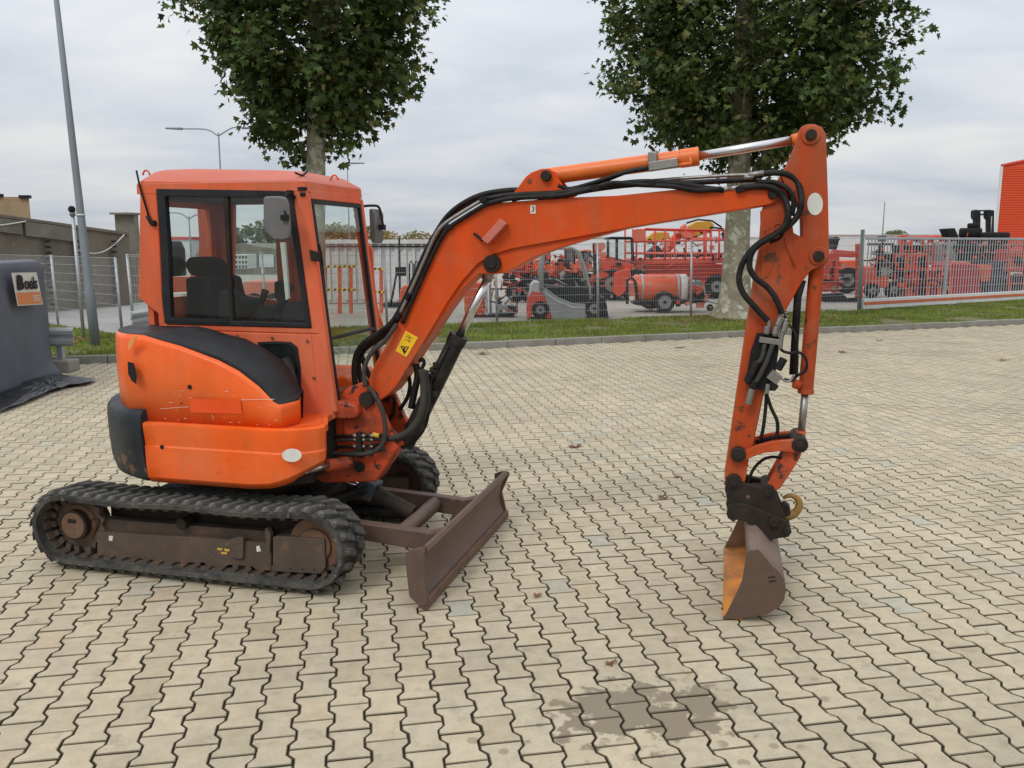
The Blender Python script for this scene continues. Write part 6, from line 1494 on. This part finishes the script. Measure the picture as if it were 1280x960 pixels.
# --- line of red machines between forklift and boom
def tractor(label, px, Y, s=1.0, m='red_machine', grp='red loaders parked in the far row'):
    t = thing('loader', label, 'loader', base_at(px, Y), group=grp)
    def q(pts): return [(px+a*s, 330+b*s) for a, b in pts]
    slabpx(t, 'hood', q([(-14, -2), (-4, -6), (4, -6), (5, 20), (-14, 20)]), Y, .9, m, .05)
    slabpx(t, 'cab', q([(3, -18), (14, -18), (16, 8), (3, 8)]), Y+.05, .9, 'glass_dark', 0)
    for a in ((3, 8, 3, -18), (15, 8, 14, -18)): barpx(t, 'cab_pillar', q([(a[0], a[1]), (a[2], a[3])]), Y, .04, 'machine_black')
    slabpx(t, 'cab_roof', q([(1, -18), (3, -21), (14, -21), (16, -18)]), Y-.03, 1.05, m, .02)
    slabpx(t, 'mudguard', q([(4, 4), (10, -2), (17, 2), (20, 12), (4, 12)]), Y-.1, .35, m, .04)
    slabpx(t, 'arm', q([(-22, 14), (-10, 2), (4, 4), (4, 8), (-9, 7), (-20, 19)]), Y-.12, .15, m, .01)
    slabpx(t, 'bucket', q([(-27, 12), (-20, 10), (-18, 26), (-27, 26)]), Y-.2, 1.3, 'machine_black', .02)
    wheelpx(t, px-8*s, Y-.05, .42*s, .25); wheelpx(t, px+11*s, Y-.05, .5*s, .3); return t
tractor('red compact loader behind the stacker, leftmost of the parked row', 652, 29, .85)
tractor('orange compact loader seen through the forklift guard frame', 704, 30, .95, 'orange_machine')
tractor('salmon red loader just left of the forklift mast', 726, 32, .85, 'salmon')
tractor('orange loader whose hood shows between the boom cylinder and the mesh post', 674, 34, .9, 'orange_machine')
# --- big red scissor lift / platform on the centre right
YL = 31.0
t = thing('scissor_lift', 'large red platform lift with railings and a salmon end panel left of the tree trunk', 'platform lift', base_at(850, YL))
slabpx(t, 'deck', [(790, 324), (906, 322), (906, 329), (790, 331)], YL, 2.2, 'red_machine', .02)
slabpx(t, 'chassis', [(793, 352), (904, 352), (905, 362), (793, 362)], YL, 2.2, 'red_machine', .03)
slabpx(t, 'end_panel', [(790.5, 287), (806, 286), (807, 302), (791, 302)], YL-.02, .05, 'salmon', .005)
slabpx(t, 'control_box', [(789, 331), (803, 331), (803, 356), (788, 356)], YL-.08, .5, 'orange_machine', .02)
for k in range(9):
    slabpx(t, 'scissor_side', [(806, 331.5+k*2.5), (904, 330+k*2.5), (904, 331.6+k*2.5), (806, 333.2+k*2.5)], YL+.02+(k % 2)*.05, .12, 'red_machine', 0)
slabpx(t, 'scissor_pack', [(806, 333), (904, 331), (904, 353), (806, 353)], YL+.2, 1.6, 'red_machine', 0)
for (a, b) in (((806, 286), (904, 288)), ((790, 302), (906, 300)), ((790, 317), (906, 317))): barpx(t, 'rail', [a, b], YL, .035, 'red_machine'); barpx(t, 'rail', [a, b], YL, .035, 'red_machine', dy=2.1)
for px in (791, 806, 831, 857, 880, 899, 906): barpx(t, 'railing_post', [(px, 286.5), (px, 325)], YL, .035, 'red_machine'); barpx(t, 'railing_post', [(px, 286.5), (px, 325)], YL, .035, 'red_machine', dy=2.1)
for px in (895, 806): wheelpx(t, px, YL-.05, .42, .3)
def labelled(px): pass
for k in range(6): slabpx(t, 'decal', [(812+k*9, 321.5), (816+k*9, 321.5), (816+k*9, 323.5), (812+k*9, 323.5)], YL-.006, .004, 'white_label', 0)
# --- articulated boom machines behind it
t = thing('boom_lift', 'yellow and orange articulated boom machine standing behind the red platform lift', 'boom lift', base_at(860, 36))
slabpx(t, 'yellow_boom', [(862, 282), (870, 277), (888, 276), (893, 281), (890, 290), (872, 296), (864, 294)], 36, .5, 'yellow_machine', .04)
slabpx(t, 'yellow_boom', [(810, 296), (818, 290), (836, 290), (838, 298), (822, 302), (810, 306)], 36, .5, 'yellow_machine', .04)
slabpx(t, 'lower_boom', [(823, 318), (846, 290), (853, 288), (853, 296), (836, 318)], 35.6, .4, 'red_machine', .04)
slabpx(t, 'upper_boom', [(852, 283), (857, 279), (863, 292), (872, 296), (890, 296), (890, 300), (860, 301), (852, 295)], 35.4, .4, 'salmon', .04)
slabpx(t, 'turret', [(812, 314), (822, 306), (832, 318), (812, 318)], 35.5, .8, 'machine_black', .03)
barpx(t, 'cable', [(858, 279), (872, 274.5), (890, 276), (902, 284)], 35.5, .035, 'machine_black')
barpx(t, 'basket', [(888, 284), (904, 286), (904, 300), (888, 300), (888, 284)], 35.5, .04, 'machine_black')
slabpx(t, 'base', [(812, 317), (895, 317), (895, 352), (812, 352)], 36, 1.6, 'machine_black', .02); wheelpx(t, 830, 35.9, .5); wheelpx(t, 880, 35.9, .5)
# --- water bowser
YBw = 24.6
t = thing('water_bowser', 'orange water bowser trailer with round tank in front of the red platform lift', 'bowser', base_at(840, YBw))
xa, xb = D(797, 362, YBw), D(862, 360, YBw)
zc = xa.z-.02
MB(False).tube([(xa.x-.10, YBw+.55, zc), (xa.x, YBw+.55, zc), (xb.x-.05, YBw+.55, zc), (xb.x+.1, YBw+.55, zc)], [.34, .43, .43, .34], 28).build('tank', 'orange_machine', t)
slabpx(t, 'end_box', [(786, 354), (797, 352), (799, 374), (789, 372)], YBw+.1, .9, 'salmon', .05)
slabpx(t, 'hatch', [(806, 352), (813, 346), (832, 345), (839, 350), (836, 353), (808, 353)], YBw+.3, .5, 'orange_machine', .03)
for px in (805, 850): 
    x = D(px, 360, YBw).x; MB(False).tube([(x-.03, YBw+.55, zc), (x+.03, YBw+.55, zc)], .445, 28).build('strap', 'galvanised', t)
x = D(856, 360, YBw).x; MB(False).tube([(x-.07, YBw+.55, zc), (x+.13, YBw+.55, zc)], .438, 28).build('cream_band', 'white_label', t)
for px in (846, 852): x = D(px, 347, YBw); MB(False).tube([(x.x, YBw+.5, x.z-.1), (x.x, YBw+.5, x.z+.03)], .06, 10).build('cap', 'white_label', t)
slabpx(t, 'pump_unit', [(863, 353), (878, 352), (880, 360), (881, 372), (862, 374)], YBw+.15, .8, 'machine_black', .03)
slabpx(t, 'pump_cover', [(863, 352), (877, 351), (878, 356), (863, 357)], YBw+.12, .8, 'gate_green', .02)
slabpx(t, 'chassis', [(793, 376), (882, 373), (882, 379), (793, 381)], YBw+.2, .75, 'machine_black', .01)
slabpx(t, 'mudguard', [(815, 378), (820, 370), (830, 366), (841, 369), (846, 378), (842, 378), (838, 372), (829, 369.5), (822, 373), (819, 378)], YBw-.05, .28, 'machine_black', .01)
wheelpx(t, 831, YBw-.05, .30, .22, rimr=.62); wheelpx(t, 814, YBw+.95, .30, .2)
barpx(t, 'handle_bar', [(784, 380), (784, 350), (790, 347), (794, 352), (797, 376)], YBw+.05, .04, 'machine_black')
barpx(t, 'frame_tube', [(864, 378), (866, 358), (872, 357), (880, 358), (882, 376)], YBw+.1, .022, 'galvanised')
barpx(t, 'drawbar', [(862, 377), (885, 376), (904, 381)], YBw+.5, .035, 'galvanised'); wheelpx(t, 888, YBw+.45, .10, .08)
slabpx(t, 'light', [(786, 371), (793, 370), (794, 375), (787, 376)], YBw+.0, .08, 'white_label', .01)
# --- right: mini excavator, dumper, orange cages, crimson machine, tyres, dark mast
Ye = 29.5
t = thing('red_mini_excavator', 'small red mini excavator parked behind the fence right of the arm', 'excavator', base_at(1045, Ye))
slabpx(t, 'boom', [(1030, 340), (1036, 318), (1044, 312), (1068, 314), (1076, 320), (1066, 322), (1048, 321), (1041, 328), (1036, 348), (1031, 350)], Ye, .3, 'red_machine', .03)
slabpx(t, 'boom_bend', [(1044, 321), (1050, 320), (1048, 352), (1043, 352)], Ye-.02, .25, 'red_machine', .03)
slabpx(t, 'house', [(1030, 352), (1047, 351), (1048, 360), (1044, 364), (1030, 365)], Ye+.1, 1.2, 'red_machine', .04)
slabpx(t, 'cab', [(1028, 352), (1028, 328), (1036, 328), (1037, 352)], Ye+.3, .9, 'machine_black', .02)
slabpx(t, 'canopy', [(1036, 299), (1047, 296), (1051, 298), (1049, 301), (1046, 312), (1042, 312), (1043, 302)], Ye+.2, .9, 'machine_black', .01)
slabpx(t, 'arm', [(1072, 305), (1078, 304), (1080, 330), (1079, 376), (1072, 376), (1073, 336)], Ye-.1, .25, 'red_machine', .02)
slabpx(t, 'track', [(1026, 368), (1054, 367), (1059, 372), (1058, 377), (1026, 378)], Ye, .35, 'rubber_far', .03); slabpx(t, 'track', [(1026, 368), (1054, 367), (1059, 372), (1058, 377), (1026, 378)], Ye+1.0, .35, 'rubber_far', .03)
slabpx(t, 'blade', [(1030, 374), (1076, 372), (1076, 384), (1030, 386)], Ye-.6, .12, 'machine_black', .01)
t = thing('dumper', 'orange site dumper with big wheel behind the small red excavator', 'dumper', base_at(1062, 34))
slabpx(t, 'skip', [(1048, 326), (1076, 325), (1074, 332), (1066, 340), (1051, 338)], 34, 1.5, 'orange_machine', .04); wheelpx(t, 1058, 34, .52, .35); slabpx(t, 'chassis', [(1050, 338), (1076, 336), (1076, 348), (1050, 348)], 34.1, 1.2, 'machine_black', .02)
t = thing('red_forklift', 'red forklift with black mast behind the gate, left of the orange cage', 'forklift', base_at(1105, 31))
slabpx(t, 'counterweight', [(1087, 350), (1089, 334), (1094, 332), (1097, 346), (1112, 346), (1113, 360), (1092, 360), (1088, 356)], 31, 1.1, 'red_machine', .05)
slabpx(t, 'cowl', [(1094, 336), (1112, 334), (1117, 338), (1117, 346), (1096, 346)], 31.05, 1.0, 'guard_grey', .04)
slabpx(t, 'mast', [(1097, 312), (1101, 312), (1101, 345), (1097, 345)], 31, .15, 'machine_black', .01); slabpx(t, 'seat', [(1109, 318), (1117, 317), (1117, 337), (1109, 337)], 31.2, .6, 'machine_black', .03)
for a in (((1098, 340), (1100, 306)), ((1117, 338), (1116, 306))): barpx(t, 'guard_post', list(a), 31, .04, 'machine_black')
slabpx(t, 'guard_roof', [(1098, 304), (1117, 304), (1117, 307), (1098, 307)], 31, 1.0, 'machine_black', .01)
wheelpx(t, 1090, 31, .27); wheelpx(t, 1116, 31, .30)
t = thing('blue_sign_box', 'small dark blue box standing out above the gate left of the far tree', 'sign', base_at(1103, 60)); slabpx(t, 'box', [(1099, 295), (1108, 294.5), (1108, 302), (1099, 302)], 60, .3, 'hall_dark', 0); barpx(t, 'post', [(1103, 302), (1103, 330)], 60, .06, 'machine_black')
def cage(label, x0, x1, yt, yb, Y, m, cols_, rows_, fill=()):
    t = thing('stillage', label, 'cage', base_at((x0+x1)/2, Y), group='red and orange machine cages behind the gate'); dep = 1.4
    for dy in (0, dep):
        for k in range(cols_+1):
            x = x0+(x1-x0)*k/cols_; slabpx(t, 'upright', [(x-1.3, yt), (x+1.3, yt), (x+1.3, yb), (x-1.3, yb)], Y+dy, .07, m, 0)
        for k in range(rows_+1):
            y = yt+(yb-yt)*k/rows_; slabpx(t, 'crossbar', [(x0, y-1), (x1, y-1), (x1, y+1), (x0, y+1)], Y-.01+dy, .07, m, 0)
    for (a, b, c, d, mm) in fill: slabpx(t, 'panel', [(a, b), (c, b), (c, d), (a, d)], Y+.1, dep-.3, mm, .02)
    return t
cage('tall orange machine frame behind the gate, left of the crimson tank', 1119, 1160, 318, 372, 31, 'red_machine', 3, 3, ((1132, 320, 1146, 372, 'orange_machine'), (1147, 322, 1159, 355, 'machine_black'), (1121, 322, 1131, 350, 'machine_black')))
cage('dark red lattice frame behind the orange one', 1127, 1180, 297, 330, 34, 'red_machine', 4, 2, ((1130, 306, 1150, 330, 'machine_black'), (1150, 306, 1165, 330, 'guard_grey')))
cage('red machine rack at the right end of the gate', 1262, 1300, 302, 372, 31, 'red_machine', 2, 4, ((1264, 312, 1296, 328, 'red_machine'), (1262, 332, 1296, 340, 'salmon'), (1264, 345, 1290, 371, 'machine_black')))
cage('orange rack beside the crimson tank', 1160, 1188, 335, 372, 30.5, 'orange_machine', 2, 2, ((1163, 338, 1187, 371, 'crimson'),))
barf = [(1131, 295.5), (1176, 296)]
t = thing('long_boom', 'long thin red boom lying level above the gate', 'boom', base_at(1160, 40)); barpx(t, 'boom', [(1128, 299), (1140, 297.5), (1185, 296)], 40, .08, 'red_machine'); slabpx(t, 'head', [(1127, 294), (1134, 294), (1133, 345), (1128, 345)], 40, .4, 'red_machine', .02)
t = thing('crimson_tank', 'crimson boxy tank behind the gate bars', 'tank', base_at(1205, 31)); slabpx(t, 'body', [(1186, 332), (1190, 329), (1222, 330), (1226, 338), (1226, 371), (1186, 372)], 31, 1.4, 'crimson', .06); slabpx(t, 'lid', [(1190, 327), (1212, 327), (1214, 331), (1190, 331)], 31.1, 1.0, 'salmon', .02)
t = thing('engine_unit', 'grey engine block machine with a dark exhaust above the crimson tank', 'machine', base_at(1200, 33))
slabpx(t, 'block', [(1184, 304), (1202, 300), (1218, 304), (1218, 330), (1184, 330)], 33, 1.2, 'guard_grey', .05); slabpx(t, 'manifold', [(1181, 286), (1194, 285), (1197, 292), (1199, 297), (1186, 297)], 33, .5, 'machine_black', .03); slabpx(t, 'core', [(1188, 293), (1198, 295), (1199, 304), (1188, 304)], 33.1, .5, 'rust', .02)
slabpx(t, 'stand', [(1186, 329), (1216, 329), (1216, 345), (1186, 345)], 33.05, 1.1, 'machine_black', .02)
def tyre(label, px, py, Y, r, w=.35, lying=True):
    p = D(px, py, Y); t = thing('tyre', label, 'tyre', (p.x, Y, max(p.z-w/2, 0) if lying else max(p.z-r, 0)), group='black tyres stacked behind the gate')
    b = MB(False)
    if lying:
        R = [(r*.55, -w/2), (r*.9, -w/2), (r, -w*.3), (r, w*.3), (r*.9, w/2), (r*.55, w/2)]
        b.grid([[Vector((p.x+q*math.cos(a*PI/12), Y+q*math.sin(a*PI/12), p.z+z)) for a in range(24)] for q, z in R+[R[0]]], closed=True)
    b.build('tread', 'tyre', t, fix=True)
    MB(False).tube([(p.x, Y, p.z-w*.3), (p.x, Y, p.z+w*.3)], r*.56, 18).build('rim', 'machine_black', t)
tyre('small tyre topmost of the dark pile beside the tall mast', 1217, 282, 33.5, .22, .18); tyre('large tyre under the small one on the dark pile beside the mast', 1213, 291, 33.5, .40, .36)
tyre('large tyre right of the mast foot on the dark pile', 1243, 295, 33.0, .52, .28)
t = thing('tyre_rack', 'black machine body under the tyres behind the gate', 'machine', base_at(1235, 32.5)); slabpx(t, 'body', [(1205, 298), (1260, 297), (1261, 328), (1205, 330)], 32.5, 1.5, 'machine_black', .04)
slabpx(t, 'dark_base', [(1238, 329), (1259, 327), (1262, 342), (1260, 371), (1237, 371)], 31.5, 1.4, 'hall_dark', .04); slabpx(t, 'orange_side', [(1226, 332), (1241, 331), (1238, 352), (1226, 352)], 31.4, 1.0, 'orange_machine', .03)
slabpx(t, 'legs', [(1207, 329), (1236, 329), (1236, 374), (1230, 374), (1226, 338), (1213, 338), (1210, 374), (1207, 374)], 32.6, 1.2, 'machine_black', .01)
t = thing('mast_forklift', 'tall black twin lift mast left of the orange hall', 'forklift', base_at(1228, 36))
for a, b in ((1218, 1226), (1234, 1243)): slabpx(t, 'mast', [(a, 264), (a+2, 262), (b, 263), (b-1, 330), (a+3, 330), (a+2.5, 275), (a, 272)], 36, .3, 'machine_black', .01)
slabpx(t, 'crosshead', [(1224, 262.5), (1238, 262.5), (1238, 264), (1224, 264)], 36.05, .2, 'machine_black', 0); slabpx(t, 'crosshead', [(1225, 267), (1236, 267), (1236, 269), (1225, 269)], 36.05, .2, 'machine_black', 0)
barpx(t, 'chain', [(1239.5, 270), (1238.5, 300)], 35.9, .025, 'steel'); slabpx(t, 'body', [(1215, 330), (1245, 330), (1245, 352), (1215, 352)], 36, 2, 'machine_black', .03); wheelpx(t, 1222, 36, .5); wheelpx(t, 1240, 36, .5)

# small fittings that break up the machines (hoses, levers, brackets, lamps)
def root_of(label_part): return [o for o in col.objects if o.get('label') and label_part in o['label']][0]
for part, x0, y0, x1, y1, Y, n, sd in (
    ('grey forklift with red tail', 690, 340, 735, 368, 22.9, 8, 1), ('grey forklift with red tail', 740, 306, 757, 395, 22.5, 22, 2),
    ('orange walk-behind stacker', 604, 345, 646, 395, 23.2, 40, 3),
    ('leftmost of the parked row', 634, 318, 668, 362, 28.8, 60, 4), ('seen through the forklift guard', 688, 318, 722, 362, 29.8, 60, 5), ('just left of the forklift mast', 710, 315, 745, 362, 31.7, 55, 6),
    ('between the boom cylinder and the mesh post', 655, 318, 695, 355, 33.7, 50, 7), ('red telehandler', 755, 328, 795, 372, 22+8, 60, 8),
    ('large red platform lift', 806, 352, 905, 366, 31, 40, 9), ('large red platform lift', 792, 318, 905, 330, 31, 26, 10),
    ('yellow and orange articulated', 812, 290, 905, 320, 35.3, 45, 11), ('orange water bowser', 858, 352, 884, 378, 24.6, 30, 12), ('orange water bowser', 790, 372, 880, 384, 24.8, 24, 13),
    ('small red mini excavator', 1030, 330, 1056, 366, 29.5, 40, 14), ('orange site dumper', 1048, 334, 1078, 350, 34, 24, 15), ('red forklift with black mast', 1096, 308, 1118, 340, 31, 34, 16),
    ('tall orange machine frame', 1120, 318, 1160, 371, 31, 60, 17), ('dark red lattice frame', 1128, 298, 1180, 330, 34, 60, 18), ('red machine rack at the right', 1262, 302, 1298, 370, 31, 60, 19),
    ('orange rack beside', 1160, 336, 1188, 371, 30.4, 30, 20), ('grey engine block', 1183, 298, 1218, 332, 32.9, 70, 21), ('black machine body under', 1205, 300, 1262, 345, 32.3, 80, 22), ('crimson boxy', 1188, 330, 1228, 371, 30.95, 14, 23)):
    fittings(root_of(part), x0, y0, x1, y1, Y, n, sd)
